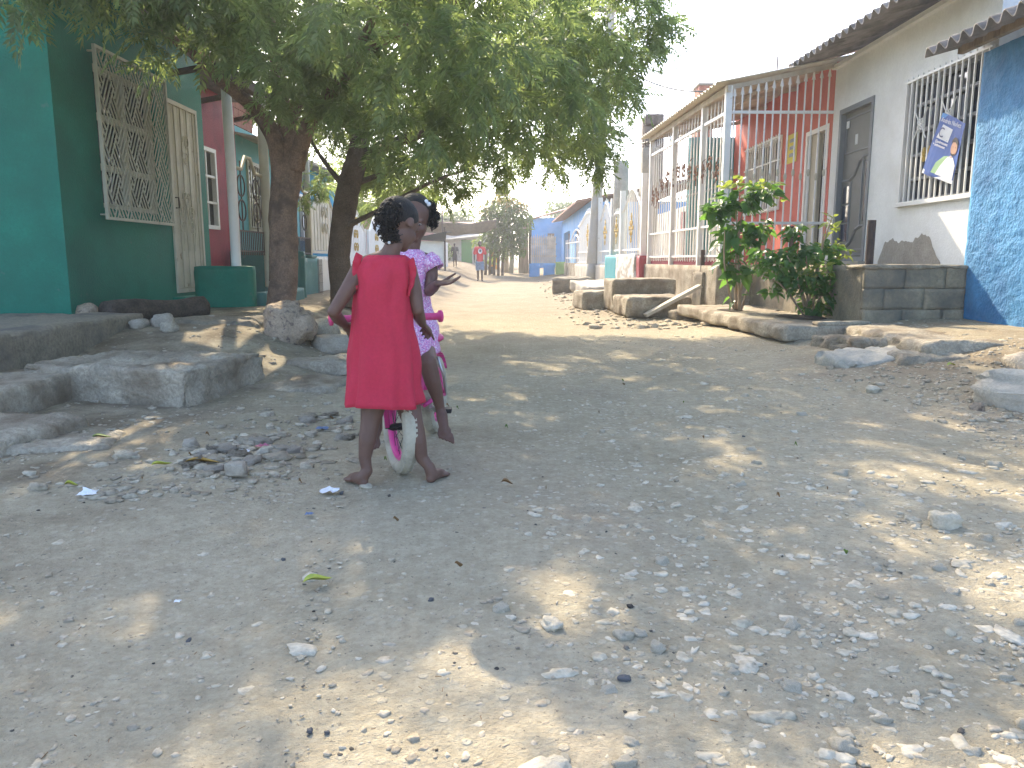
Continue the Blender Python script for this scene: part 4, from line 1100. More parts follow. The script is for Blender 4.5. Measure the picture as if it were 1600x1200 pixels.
def crown(clumps, density, mt_, parent, size=(.20,.34), seed=1, per=8):
    """sprays of pinnate fronds spread through the clumps"""
    r = np.random.default_rng(seed); V = []; F_ = []; o = 0
    P = []
    for (c, rad) in clumps:
        rad = np.array(rad if hasattr(rad, '__len__') else (rad,)*3, float)
        n = max(4, int(density*rad[0]*rad[1]))
        d = r.normal(size=(n,3)); d /= np.linalg.norm(d, axis=1, keepdims=True)
        q = r.random(n)**.45
        P.append(np.array(c) + d*q[:,None]*rad)
    P = np.concatenate(P)
    ns = len(P)
    for k in range(per):
        az = r.random(ns)*2*math.pi; el = np.radians(r.uniform(-62, 22, ns))
        d = np.stack([np.cos(el)*np.cos(az), np.cos(el)*np.sin(az), np.sin(el)], 1)
        tv, tf = FT[k % len(FT)]
        v, f = instance(tv, tf, P + r.normal(size=(ns,3))*.035, d, r.normal(size=ns)*.45, r.uniform(size[0], size[1], ns))
        V.append(v); F_.append(f + o); o += len(v)
    return np_mesh('crown', np.concatenate(V), np.concatenate(F_), mt_, parent), P
def limb(mb, spec, n=12, seed=0):
    """spec: list of (u,v,Y,r) or (Vector, r)"""
    P = []; rr_ = []
    for e in spec:
        if len(e) == 4: P.append(atY(e[0], e[1], e[2])); rr_.append(e[3])
        else: P.append(Vector(e[0])); rr_.append(e[1])
    pts = []; rs = []
    for i in range(len(P)-1):       # catmull-rom
        p0 = P[max(i-1,0)]; p1 = P[i]; p2 = P[i+1]; p3 = P[min(i+2,len(P)-1)]
        m_ = 7
        for k in range(m_ + (1 if i == len(P)-2 else 0)):
            t = k/m_
            q = .5*((2*p1)+(p2-p0)*t+(2*p0-5*p1+4*p2-p3)*t*t+(3*p1-p0-3*p2+p3)*t**3)
            pts.append(q); rs.append((rr_[i]*(1-t)+rr_[i+1]*t)*(1+.06*fnoise(q,3,seed)))
    o = len(mb.v); mb.tube(pts, rs, n)
    for i in range(o, len(mb.v)):
        p = mb.v[i]; k = .010*fnoise((p[0],p[1],p[2]*.4), 16, seed)+.006*fnoise((p[0],p[1],p[2]*.5), 34, seed+2)
        mb.v[i] = (p[0]+k, p[1]+k, p[2])
    return mb
def cl(u, v, Y, r): return (tuple(atY(u, v, Y)), r)

# --- forked neem, left ---
t1 = thing('neem_tree', 'nearer neem tree with a thick forked brown trunk and wide drooping crown', 'tree', (-2.67,8.93,.3))
m = MB()
limb(m, [(440,492,8.93,.20),(440,470,8.93,.168),(446,400,8.93,.138),(446,330,8.93,.135),(453,262,8.95,.145),(449,205,9.0,.105),(440,150,9.2,.085),(428,70,9.5,.06),(424,-20,9.7,.035)], 18, 1)
limb(m, [(431,440,8.9,.075),(434,330,8.9,.095),(437,262,8.9,.095),(428,215,8.85,.092),(400,172,8.7,.078),(350,130,8.4,.062),(310,92,8.0,.05),(230,30,7.3,.03),(160,-20,6.7,.016)], 14, 2)
limb(m, [(462,262,8.9,.10),(478,205,8.7,.085),(502,168,8.4,.072),(530,128,8.0,.06),(590,70,7.4,.045),(680,20,6.8,.028),(760,-30,6.4,.014)], 14, 3)
limb(m, [(449,205,9.0,.07),(490,120,9.0,.055),(600,60,8.8,.045),(760,80,8.8,.03),(900,90,8.9,.018),(1000,60,9,.010)], 10, 4)
limb(m, [(428,70,9.5,.05),(380,-40,8.5,.04),(300,-160,7.5,.03),(200,-260,6.6,.015)], 10, 5)
limb(m, [(530,128,8.0,.05),(620,-40,6.8,.04),(700,-200,5.8,.028),(760,-420,5.0,.014)], 10, 6)
limb(m, [(760,80,8.8,.026),(830,150,9.0,.018),(900,200,9.4,.010)], 8, 7)
m.build('trunk', MATS['bark'], t1, smooth=True)
c1 = [cl(*a) for a in ((70,-40,6.1,.40),(180,-38,6.3,.46),(290,-25,6.8,.48),(120,-130,5.9,.8),(330,-80,6.5,.95),(240,-70,6.2,.8),
  (420,50,8.4,.7),(400,-60,7.5,1.0),(520,30,7.6,.95),(600,95,7.2,.75),(575,165,8.4,.45),(640,170,7.6,.65),(700,60,6.2,.75),(640,-40,6.0,.95),
  (760,120,7.4,.8),(720,200,8.6,.55),(800,30,7.0,.9),(850,140,8.6,.75),(900,50,8.0,.8),(960,20,8.6,.62),(955,110,9.0,.55),(1005,62,9.0,.42),(1025,-10,8.8,.40),
  (870,205,9.6,.5),(960,165,9.4,.42),(480,110,8.2,.55),(355,55,8.6,.30))]
r0 = np.random.default_rng(11); NV = len(c1)
SH_ = 1/math.tan(SUN_EL)
SUN_SPOTS = ((.2,2.1,.40),(-.5,1.5,.40),(-1.3,2.75,.25),(1.75,3.2,.4),(2.5,3.7,.5))     # ground spots kept sunlit; the unseen upper crown is opened to light them
def gap(c):
    s_ = c[2]*SH_; gx = c[0] - math.sin(SUN_AZ)*s_; gy = c[1] - math.cos(SUN_AZ)*s_
    return any((gx-a)**2 + (gy-b)**2 < (r_+.12)**2 for a, b, r_ in SUN_SPOTS)
for i in range(44):   # the top of the crown, over and behind the camera's view, casting the dappled shade
    c1.append(((r0.uniform(-3.9,1.9), r0.uniform(3.3,9.2), r0.uniform(3.5,5.4)), r0.uniform(.45,.75)))
c1 = c1[:NV] + [c_ for c_ in c1[NV:] if not gap(c_[0])]
crown(c1, 42, MATS['neem'], t1, (.20,.33), 1, 8)
# --- second neem ---
t2 = thing('neem_tree', 'second neem tree with a dark single trunk just behind the girls', 'tree', (-2.3,10.48,.3))
m = MB()
limb(m, [(538,480,10.48,.19),(535,455,10.48,.165),(530,400,10.48,.150),(538,330,10.5,.150),(548,280,10.5,.155),(558,245,10.5,.14),(560,200,10.6,.09),(545,120,10.8,.06),(530,20,11,.035)], 16, 8)
limb(m, [(552,262,10.5,.10),(580,240,10.5,.09),(640,215,10.4,.07),(720,190,10.3,.05),(820,180,10.4,.035),(920,190,10.4,.018)], 12, 9)
limb(m, [(530,375,10.45,.05),(548,352,10.4,.036),(585,332,10.3,.032),(640,302,10.2,.026),(690,278,10.2,.020),(740,262,10.3,.012)], 10, 10)
limb(m, [(545,300,10.5,.05),(520,270,10.7,.035),(495,235,11,.025),(470,190,11.2,.014)], 10, 11)
limb(m, [(560,200,10.6,.07),(640,100,11,.05),(760,40,11.4,.03)], 10, 12)
limb(m, [(560,285,10.5,.045),(600,272,10.7,.03),(660,258,11,.02),(720,265,11.2,.01)], 8, 13)
m.build('trunk', MATS['bark_dark'], t2, smooth=True)
c2 = [cl(*a) for a in ((520,130,11,.8),(600,190,11,.75),(505,205,12,.5),(590,250,11.4,.42),(680,220,11,.8),(640,270,11.4,.48),(745,232,11,.62),(700,275,11.0,.36),(655,300,12,.30),
  (815,205,11.4,.65),(875,215,11,.5),(925,215,10.6,.42),(935,255,10.6,.22),(860,100,12,.9),(940,160,11.4,.55),(770,262,11,.30),(560,215,11.5,.55),(490,290,12.6,.34),(530,270,13.4,.4),(600,300,13,.34),(620,262,11,.35))]
for i in range(24):
    c2.append(((r0.uniform(-3.6,1.2), r0.uniform(9.0,13.2), r0.uniform(3.3,5.4)), r0.uniform(.5,.85)))
crown(c2, 46, MATS['neem'], t2, (.20,.33), 2, 8)
# --- sunlit tree beyond the turquoise house, and one beyond the white gates ---
t3 = thing('backyard_tree', 'sunlit yellow green tree rising behind the turquoise house roof', 'tree', (-6.4,17.5,.3))
m = MB(); limb(m, [((-6.4,17.5,.2),.16),((-6.3,17.5,2.2),.13),((-6.2,17.4,3.6),.08),((-6.0,17.2,5),.04)], 12, 14); limb(m, [((-6.3,17.5,2.4),.09),((-5.6,17,3.6),.05),((-5.0,16.6,4.4),.03)], 10, 15)
m.build('trunk', MATS['bark_dark'], t3, smooth=True)
crown([((-6.1,17.4,4.0),.8),((-5.3,16.6,4.3),.7),((-6.6,17.8,4.9),.9),((-5.4,17,5.2),.9),((-4.7,16.8,3.7),.55),((-7,18,4),.8)], 40, MATS['neem_far'], t3, (.25,.4), 3, 7)
t4 = thing('street_tree', 'leafy tree overhanging the white arched gates on the left', 'tree', (-4.2,24,.6))
m = MB(); limb(m, [((-4.2,24,.4),.15),((-4.1,24,1.6),.12),((-3.9,23.8,2.8),.07),((-3.7,23.5,3.8),.03)], 12, 16)
m.build('trunk', MATS['bark_dark'], t4, smooth=True)
crown([((-4.0,23.7,2.6),.8),((-3.5,22.5,2.9),.7),((-4.6,22.6,2.7),.9),((-3.4,24.8,3.0),.8),((-4.4,25,3.4),1.),((-4.9,21,2.9),.8)], 40, MATS['neem_far'], t4, (.25,.4), 4, 7)

# --- shrubs on the planter ---
def leaf_template(w=.62, fold=.10):
    xs_ = [0,.10,.30,.55,.80,1.0]; ws = [.05,.34,.5,.40,.19,0]
    vs = [np.array([x, 0, -.30*x*x]) for x in xs_]; fs = []
    for sg in (1,-1):
        o = len(vs); vs += [np.array([x-(.06 if i == 1 else 0), sg*w*k, fold*k*2-.34*x*x]) for i, (x, k) in enumerate(zip(xs_, ws))]
        for i in range(5): fs.append((i,i+1,o+i+1,o+i) if sg < 0 else (i,o+i,o+i+1,i+1))
    return np.array(vs), np.array(fs)
LTp = leaf_template(); LTn = leaf_template(.30,.05)
def leaves(name, pos, nrm_out, size, mt_, parent, seed, tpl=LTp, droop=(-55,25)):
    r = np.random.default_rng(seed); n = len(pos)
    az = np.arctan2(nrm_out[:,1], nrm_out[:,0]) + r.normal(size=n)*.8; el = np.radians(r.uniform(droop[0], droop[1], n))
    d = np.stack([np.cos(el)*np.cos(az), np.cos(el)*np.sin(az), np.sin(el)], 1)
    v, f = instance(tpl[0], tpl[1], pos, d, r.normal(size=n)*.5, r.uniform(size[0], size[1], n))
    return np_mesh(name, v, f, mt_, parent, smooth=True)
def blob_points(clumps, n, seed):
    r = np.random.default_rng(seed); P = []; N = []
    w = np.array([c[1][0]*c[1][2] for c in clumps]); w = w/w.sum()
    for (c, rad), k in zip(clumps, (w*n).astype(int)+1):
        d = r.normal(size=(k,3)); d /= np.linalg.norm(d, axis=1, keepdims=True)
        P.append(np.array(c) + d*(r.random(k)**.4)[:,None]*np.array(rad)); N.append(d + np.array([-.25,-.35,0]))
    return np.concatenate(P), np.concatenate(N)
def Q(u, v, Y): return tuple(atY(u, v, Y))
s1_ = thing('shrub', 'tall slender shrub with big heart shaped leaves on bare stems in the planter', 'shrub', (2.88,9.9,.25))
m = MB()
for k, (u, v) in enumerate(((1132,360),(1160,330),(1180,380),(1148,300),(1200,330),(1120,390))):
    a = Vector((2.86+.02*k, 9.9+.03*(k % 3), .22)); e = Vector(Q(u, v, 9.9+.1*(k-3)))
    md = a.lerp(e, .5) + Vector((.05*(k-2.5)*.5,0,.05)); limb(m, [(a,.016),(md,.012),(e,.006)], 6, k)
m.build('stem', MATS['timber'], s1_, smooth=True)
B1 = [(Q(1150,315,9.9),(.26,.24,.17)),(Q(1190,300,9.8),(.17,.2,.12)),(Q(1120,330,10),(.16,.2,.14)),(Q(1150,370,9.9),(.24,.24,.2)),(Q(1190,360,9.8),(.16,.2,.12)),(Q(1140,405,9.9),(.16,.18,.1)),(Q(1152,425,9.85),(.17,.18,.12))]
P_, N_ = blob_points(B1, 330, 5); leaves('foliage', P_, N_, (.13,.20), MATS['bush_leaf'], s1_, 6)
P_ = np.array([Q(1148,470,9.85),Q(1140,465,9.85),Q(1160,462,9.8)]); leaves('foliage', P_, np.array([[-1,-.5,0],[-1,.2,0],[1,-.4,0]]), (.12,.16), MATS['bush_leaf'], s1_, 7)
P_, N_ = blob_points([(Q(1150,288,9.9),(.30,.2,.07)),(Q(1195,292,9.8),(.2,.2,.06)),(Q(1215,315,9.8),(.05,.1,.06))], 46, 8); leaves('young_leaves', P_, N_, (.08,.14), MATS['young_leaf'], s1_, 9, droop=(-30,50))
s2_ = thing('shrub', 'broad bushy dark green shrub spilling over the planter in front of the platform', 'shrub', (3.4,8.95,.25))
m = MB()
for k, (u, v) in enumerate(((1190,430),(1230,400),(1260,400),(1290,350),(1300,340),(1310,400),(1240,440),(1300,450))):
    a = Vector((3.40+.02*(k % 4), 8.9+.04*(k % 3), .22)); e = Vector(Q(u, v, 8.8+.06*(k-4)))
    md = a.lerp(e, .55) + Vector((0,0,.10)); limb(m, [(a,.014),(md,.010),(e,.005)], 6, k+20)
m.build('stem', MATS['timber'], s2_, smooth=True)
B2 = [(Q(1210,415,8.8),(.24,.26,.14)),(Q(1250,400,8.9),(.24,.26,.16)),(Q(1250,440,8.8),(.26,.26,.16)),(Q(1290,440,8.9),(.20,.26,.17)),(Q(1275,475,8.9),(.20,.24,.12)),(Q(1290,395,9),(.16,.2,.16)),(Q(1190,400,8.8),(.13,.2,.10)),(Q(1240,362,9),(.10,.16,.12)),(Q(1305,460,8.8),(.10,.16,.12)),(Q(1205,455,8.8),(.08,.1,.05))]
P_, N_ = blob_points(B2, 760, 15); leaves('foliage', P_, N_, (.075,.135), MATS['bush_leaf'], s2_, 16)
P_, N_ = blob_points([(Q(1298,350,9),(.09,.1,.13)),(Q(1300,385,9),(.12,.14,.1)),(Q(1322,400,8.9),(.05,.1,.12)),(Q(1255,355,9),(.10,.1,.05)),(Q(1280,420,8.7),(.2,.1,.1))], 90, 17); leaves('young_leaves', P_, N_, (.06,.11), MATS['young_leaf'], s2_, 18, droop=(-40,50))
# ================================================================ people and the bicycle
mat('skin', (.135,.072,.052), .5, .10, 9, .05, 120, spec=.35, fine=(40,.06))
mat('skin_walker', (.075,.042,.032), .55, .1, 9, 0)
mat('hair', (.016,.0145,.014), .65, .2, 30, .3, 160, spec=.3)
mat('red_dress', (.50,.036,.068), .85, .06, 6, .12, 220, spec=.15, fine=(90,.05))
mat('eye_white', (.30,.25,.22), .4, .05, 5, 0)
mat('white_tie', (.70,.72,.74), .4, .05, 5, 0)
mat('pink_paint', (.62,.045,.24), .35, .08, 6, 0, spec=.5); mat('pink_grip', (.60,.06,.20), .5, .08, 6, .1, 90)
mat('tyre', (.44,.40,.31), .85, .15, 12, .3, 60, stain=(.28,.25,.19), stain_scale=9, stain_pos=.58, stain_soft=.1)
mat('black_part', (.02,.02,.022), .5, .2, 5, 0); mat('chrome', (.5,.5,.5), .3, .1, 5, 0, metal=.9)
mat('walker_red', (.62,.04,.055), .8, .08, 5, 0); mat('walker_dark', (.06,.06,.075), .85, .15, 5, 0); mat('denim', (.16,.24,.36), .85, .3, 14, 0)
def floral():
    m = bpy.data.materials.new('floral_dress'); m.use_nodes = True; nt = m.node_tree; L = nt.links.new
    bs = nt.nodes['Principled BSDF']; bs.inputs['Roughness'].default_value = .85; bs.inputs['Specular IOR Level'].default_value = .15
    tc = nn(nt, 'ShaderNodeTexCoord'); last = None
    base = (.62,.27,.47)
    for k, (s, c, th) in enumerate(((70,(.70,.46,.62),.42),(95,(.80,.74,.78),.30),(120,(.30,.14,.42),.30))):
        v = nn(nt, 'ShaderNodeTexVoronoi', Scale=s); mp = nn(nt, 'ShaderNodeMapping'); mp.inputs['Location'].default_value = (k*3.1, k*1.7, k)
        L(tc.outputs['Object'], mp.inputs[0]); L(mp.outputs[0], v.inputs['Vector'])
        r = nn(nt, 'ShaderNodeMapRange'); r.inputs[1].default_value = th+.04; r.inputs[2].default_value = th-.04; L(v.outputs['Distance'], r.inputs[0])
        x = nn(nt, 'ShaderNodeMix', _data_type='RGBA'); L(r.outputs[0], x.inputs[0])
        if last is None: x.inputs[6].default_value = rgb(base)
        else: L(last, x.inputs[6])
        x.inputs[7].default_value = rgb(c); last = x.outputs[2]
    L(last, bs.inputs['Base Color']); MATS['floral'] = m
floral()
def chain(mb, pts, n=14):
    """tapered limb through (point, radius) pairs, ball at each joint, so a voxel remesh fuses it"""
    P = [(Vector(p), r) for p, r in pts]
    for p, r in P: mb.ell(p, r, n, 8)
    for (a, ra), (b, rb) in zip(P, P[1:]):
        if (b-a).length > 1e-5: mb.tube([a, a.lerp(b,.5), b], [ra, (ra+rb)/2, rb], n)
def basis(d, n):
    d = Vector(d).normalized(); n = Vector(n); n = (n - d*n.dot(d)).normalized(); s = d.cross(n)
    return d, s, n, Matrix(((d.x,s.x,n.x),(d.y,s.y,n.y),(d.z,s.z,n.z)))
def hand(mb, w, d, n, side, L_=.12, curl=.4, spread=.12):
    """w wrist, d fingers, n the way the palm faces, side = +1/-1 where the thumb leaves the palm"""
    w = Vector(w); d, s, n, rot = basis(d, n)
    mb.ell(w + d*.29*L_, (.30*L_, .205*L_, .095*L_), 14, 10, rot)
    mb.ell(w + d*.12*L_, (.16*L_, .15*L_, .10*L_), 12, 8, rot)
    for i, ln in enumerate((.40,.46,.43,.34)):
        k = (i-1.5)*side*-1
        p = w + d*.47*L_ + s*k*.115*L_; dr = (d + s*k*spread).normalized(); pts = [(p, .058*L_)]; a = curl*.35
        for j, f in enumerate((.42,.32,.26)):
            a += curl*(.25 if j == 0 else .6); v = dr*math.cos(a) + n*math.sin(a)
            p = p + v*ln*L_*f; pts.append((p, (.053,.049,.042)[j]*L_))
        chain(mb, pts, 8)
    p = w + d*.14*L_ + s*side*.15*L_
    v = (d*.62 + s*side*.72 + n*.25).normalized(); v2 = (d*.85 + s*side*.35 + n*.35).normalized()
    chain(mb, [(p, .075*L_), (p+v*.24*L_, .064*L_), (p+v*.24*L_+v2*.2*L_, .052*L_), (p+v*.24*L_+v2*.34*L_, .045*L_)], 8)
def foot(mb, ankle, heel, d, up, L_=.165, side=1):
    heel = Vector(heel); d, s, n, rot = basis(d, up)
    a = Vector(ankle)
    chain(mb, [(a, .024), (heel + d*.15*L_ + n*.20*L_, .026)], 12)
    mb.ell(heel + d*.12*L_ + n*.10*L_, (.15*L_, .135*L_, .125*L_), 12, 8, rot)
    chain(mb, [(heel + d*.18*L_ + n*.17*L_, .028), (heel + d*.48*L_ + n*.13*L_, .024), (heel + d*.70*L_ + n*.085*L_, .018)], 12)
    mb.ell(heel + d*.62*L_ + n*.075*L_, (.22*L_, .20*L_, .075*L_), 14, 8, rot)
    for i in range(5):
        k = (i-2)*.085*side; ln = (.24,.22,.20,.165,.13)[i]
        b = heel + d*(.76 - .025*i)*L_ + s*k*L_ + n*.06*L_
        chain(mb, [(b, .056*L_), (b + d*ln*.5*L_ + n*.01*L_, .054*L_*(1.15 if i == 0 else .9)), (b + d*ln*L_ - n*.012*L_, .045*L_*(1.2 if i == 0 else .9))], 8)
def head_mesh(mb, c, f, up, k=1.0):
    """c centre of the skull, f where the face looks"""
    c = Vector(c); f = Vector(f).normalized(); up = Vector(up); up = (up - f*up.dot(f)).normalized(); r = f.cross(up)
    rot = Matrix(((f.x,r.x,up.x),(f.y,r.y,up.y),(f.z,r.z,up.z)))
    P = lambda a, b, d: c + (f*a + r*b + up*d)*k
    mb.ell(P(-.008,0,.018), (.088*k,.071*k,.078*k), 24, 16, rot)
    mb.ell(P(.022,0,-.035), (.058*k,.056*k,.062*k), 20, 14, rot)
    mb.ell(P(.050,0,-.078), (.026*k,.026*k,.020*k), 14, 10, rot)      # chin
    for s in (1,-1):
        mb.ell(P(.052,s*.030,-.035), (.022*k,.022*k,.022*k), 12, 8, rot)  # cheek
        mb.ell(P(.068,s*.026,.004), (.012*k,.020*k,.008*k), 12, 8, rot)   # brow
        mb.ell(P(-.004,s*.070,-.012), (.017*k,.007*k,.026*k), 12, 8, rot) # ear
        mb.ell(P(.006,s*.073,-.012), (.008*k,.006*k,.021*k), 10, 8, rot)
        mb.ell(P(.079,s*.010,-.034), (.009*k,.009*k,.007*k), 10, 6, rot)
    mb.ell(P(.082,0,-.028), (.011*k,.010*k,.011*k), 10, 8, rot); mb.tube([P(.078,0,.002), P(.088,0,-.026)], [.007*k,.010*k], 8)
    mb.ell(P(.073,0,-.053), (.010*k,.020*k,.006*k), 12, 8, rot); mb.ell(P(.071,0,-.062), (.010*k,.017*k,.006*k), 12, 8, rot)
    return P, rot
def eyes(P, k, parent, white, dark):
    m = MB(); d = MB()
    for s in (1,-1):
        m.ell(P(.0665,s*.026,-.012), (.0085*k,.0085*k,.005*k), 12, 8); d.ell(P(.0725,s*.026,-.013), .0036*k, 10, 6)
    e = m.build('eyes', white, parent, smooth=True); d.build('iris', dark, e, smooth=True)
def remesh(mb, name, mt_, parent, vox=.0042, smooth=6):
    o = mb.build(name+'_tmp', None)
    md = o.modifiers.new('r', 'REMESH'); md.mode = 'VOXEL'; md.voxel_size = vox
    sm = o.modifiers.new('s', 'SMOOTH'); sm.factor = .5; sm.iterations = smooth
    bpy.context.view_layer.update()
    me = bpy.data.meshes.new_from_object(o.evaluated_get(bpy.context.evaluated_depsgraph_get()))
    bpy.data.objects.remove(o)
    me.name = name; me.materials.clear(); me.materials.append(mt_)
    me.polygons.foreach_set('use_smooth', [True]*len(me.polygons))
    r = bpy.data.objects.new(name, me); C.objects.link(r)
    if parent is not None: attach(r, parent)
    return r
def V(u, v, Y): return atY(u, v, Y)
def person(label, loc, group=None):
    """the body itself is the top-level object; hair and clothes are its children"""
    return label, loc, group
def garment(rings, name, mt_, parent, n=72, fold=(7,.0,.0), thick=.004, seed=0, cap=False, subdiv=4):
    """rings: (centre, half width, half depth); folds deepen towards the last ring"""
    vs = []; fs = []; R_ = []
    for i in range(len(rings)-1):
        for k in range(subdiv):
            t = k/subdiv; t2 = t
            a, b = rings[i], rings[i+1]
            R_.append((Vector(a[0]).lerp(Vector(b[0]), t2), a[1]+(b[1]-a[1])*t2, a[2]+(b[2]-a[2])*t2))
    R_.append((Vector(rings[-1][0]), rings[-1][1], rings[-1][2]))
    m_ = len(R_)
    for i, (c, a, b) in enumerate(R_):
        t = i/(m_-1)
        for k in range(n):
            p = 2*math.pi*k/n
            w = fold[1]*t**1.6*(math.sin(fold[0]*p + 1.3*math.sin(2*p+seed)) + .6*math.sin((fold[0]*1.0+4)*p + 2.1*seed)) + fold[2]*fnoise((math.cos(p)*2, math.sin(p)*2, t*5), 1.5, seed)
            e = .85
            cx, sx = math.cos(p), math.sin(p)
            cx = math.copysign(abs(cx)**e, cx); sx = math.copysign(abs(sx)**e, sx)
            vs.append(c + Vector(((a+w)*cx, (b+w)*sx, .006*math.sin(3*p+seed)*t)))
    for i in range(m_-1):
        for k in range(n):
            a = i*n+k; b = i*n+(k+1) % n
            fs.append((a, a+n, b+n, b))
    m = MB(); m.add(vs, fs)
    o = m.build(name, mt_, parent, smooth=True)
    s = o.modifiers.new('thick', 'SOLIDIFY'); s.thickness = thick; s.offset = 0
    return o
def curls(mb, c, rad, n, seed, r=.004, size=.018):
    rr = random.Random(seed); c = Vector(c)
    for i in range(n):
        d = Vector((rr.gauss(0,1), rr.gauss(0,1), rr.gauss(0,1))).normalized()
        p = c + Vector((d.x*rad[0], d.y*rad[1], d.z*rad[2]))
        a = d.cross(Vector((rr.random(), rr.random(), rr.random()+.1))).normalized(); b = d.cross(a)
        ph = rr.uniform(0,6.28); s = size*rr.uniform(.6,1.2)
        pts = [p + (a*math.cos(ph+t*2.2) + b*math.sin(ph+t*2.2))*s*.5 + d*(t*s*.22 - .2*s) for t in range(5)]
        mb.tube(pts, [r,r,r*.9,r*.8,r*.5], 5)

# ---------------- girl in red, back to us -----------------
YG = 3.05
g1 = MB()
feetL = Vector((-.592, 3.0, G(-.59,3.0))); feetR = Vector((-.338, 3.03, G(-.34,3.03)))
pel = V(603,572,3.09)
legL = [(V(588,592,3.09), .062), (V(583,634,3.08), .052), (V(579,660,3.06), .041), (V(574,688,3.04), .036), (V(570,715,3.03), .026), (feetL+Vector((.004,.022,.062)), .0215)]
legR = [(V(622,592,3.09), .062), (V(638,634,3.09), .052), (V(646,662,3.07), .041), (V(653,690,3.06), .036), (V(659,715,3.06), .026), (feetR+Vector((.0,.022,.062)), .0215)]
chain(g1, legL); chain(g1, legR)
foot(g1, legL[-1][0], feetL, (-.62,.78,0), (0,0,1), .165, -1); foot(g1, legR[-1][0], feetR, (.36,.93,0), (0,0,1), .165, 1)
chain(g1, [(pel, .082), (V(604,520,3.08), .074), (V(604,468,3.06), .080), (V(602,428,3.04), .072)], 18)
for s in (-1, 1): g1.ell(pel + Vector((s*.045,-.02,-.02)), (.062,.075,.075), 16, 10)
shL, shR = V(566,414,3.05), V(637,419,3.06)
chain(g1, [(shL, .034), (V(602,410,3.04), .05), (shR, .034)])
chain(g1, [(V(604,412,3.04), .045), (V(613,388,3.035), .034), (V(621,368,3.06), .035)])
elL, elR = V(521,487,2.99), V(653,484,3.04)
wrL, wrR = V(538,507,3.20), V(660,506,3.21)
chain(g1, [(shL, .036), (V(545,450,3.01), .031), (elL, .0245), (V(528,497,3.09), .026), (wrL, .0175)])
chain(g1, [(shR, .036), (V(647,450,3.05), .030), (elR, .0245), (V(655,494,3.12), .025), (wrR, .0175)])
hand(g1, wrL, (.35,.75,-.5), (.35,-.45,-.8), -1, .12, 1.0); hand(g1, wrR, (.25,.85,-.35), (-.55,.1,-.85), -1, .12, 1.0)
P1, rot1 = head_mesh(g1, V(624,350,3.09), (.58,.62,-.55), (.10,.42,.9), .97)
girl1 = remesh(g1, 'person', MATS['skin'], None)
tag(girl1, 'barefoot girl in a sleeveless red dress, back turned, straddling the bicycle front wheel', 'person')
eyes(P1, .97, girl1, MATS['black_part'], MATS['black_part'])
def ring(v, ul, ur, Y, depth): 
    a, b = V(ul,v,Y), V(ur,v,Y); return ((a+b)/2, (b-a).length/2, depth)
dr = garment([ring(399,580,630,3.045,.050), ring(404,566,640,3.05,.068), ring(416,559,645,3.05,.078), ring(440,557,643,3.055,.092), ring(468,556,641,3.06,.100), ring(510,552,645,3.07,.108), ring(560,547,651,3.08,.120), ring(600,544,656,3.08,.130), ring(630,541,660,3.08,.138)],
    'dress', MATS['red_dress'], girl1, 96, (6,.0085,.014), .004, 1)
m = MB()
hemr = [ring(627,540.6,660.4,3.08,.139), ring(629,540.6,660.4,3.08,.139)]
# armhole ruffles
for sg, top, mid, bot in ((-1,(562,400),(554,424),(558,452)), (1,(642,407),(649,430),(641,462))):
    vs = []; fs = []
    N = 18
    for i in range(N+1):
        t = i/N
        u = (1-t)**2*top[0]+2*t*(1-t)*mid[0]+t*t*bot[0]; v = (1-t)**2*top[1]+2*t*(1-t)*mid[1]+t*t*bot[1]
        for j in range(4):
            w = j/3; fl = math.sin(math.pi*min(1, .25+t*.8))
            p = V(u, v, 3.0 + .012*t) + Vector((sg*(.015*w*fl - .012*(1-w)), -.012*w + .004*math.sin(t*19)*w, .012*w*(1-t)+.004*math.sin(t*23)*w))
            vs.append(p)
    for i in range(N):
        for j in range(3): a = i*4+j; fs.append((a,a+1,a+5,a+4))
    o_ = MB().add(vs, fs).build('armhole_ruffle', MATS['red_dress'], dr, smooth=True); s = o_.modifiers.new('t','SOLIDIFY'); s.thickness = .004
# hair: tight cap, gathered tufts
h1 = MB(); c = V(623,350,3.07)
cap = MB(); cap.ell(P1(-.016,0,.028), (.085,.0755,.076), 26, 18, rot1)
cap.ell(P1(-.045,0,.004), (.050,.064,.054), 20, 14, rot1)
for (u, v, Y, r) in ((606,340,3.03,.034),(613,329,3.04,.030),(604,357,3.02,.026),(602,346,3.05,.027),(610,366,3.03,.016)): cap.ell(V(u,v,Y), r, 14, 10)
hb = remesh(cap, 'hair', MATS['hair'], girl1, .005, 4)
for (u, v, Y, r, n) in ((605,341,3.02,.038,120),(612,330,3.03,.032,80),(602,359,3.01,.026,60),(598,351,3.04,.025,50),(607,369,3.01,.015,26),(616,371,3.02,.013,20)):
    curls(h1, V(u,v,Y), (r,r,r), n, int(u+v), .0032, .024)
h1.build('curl', MATS['hair'], hb, smooth=True)
m = MB(); m.tube([V(593,349,3.0), V(591,357,2.99), V(589,366,3.0)], [.004,.009,.003], 8); m.ell(V(608,379,2.99), .006, 8, 6)
m.build('hair_tie', MATS['white_tie'], hb, smooth=True)

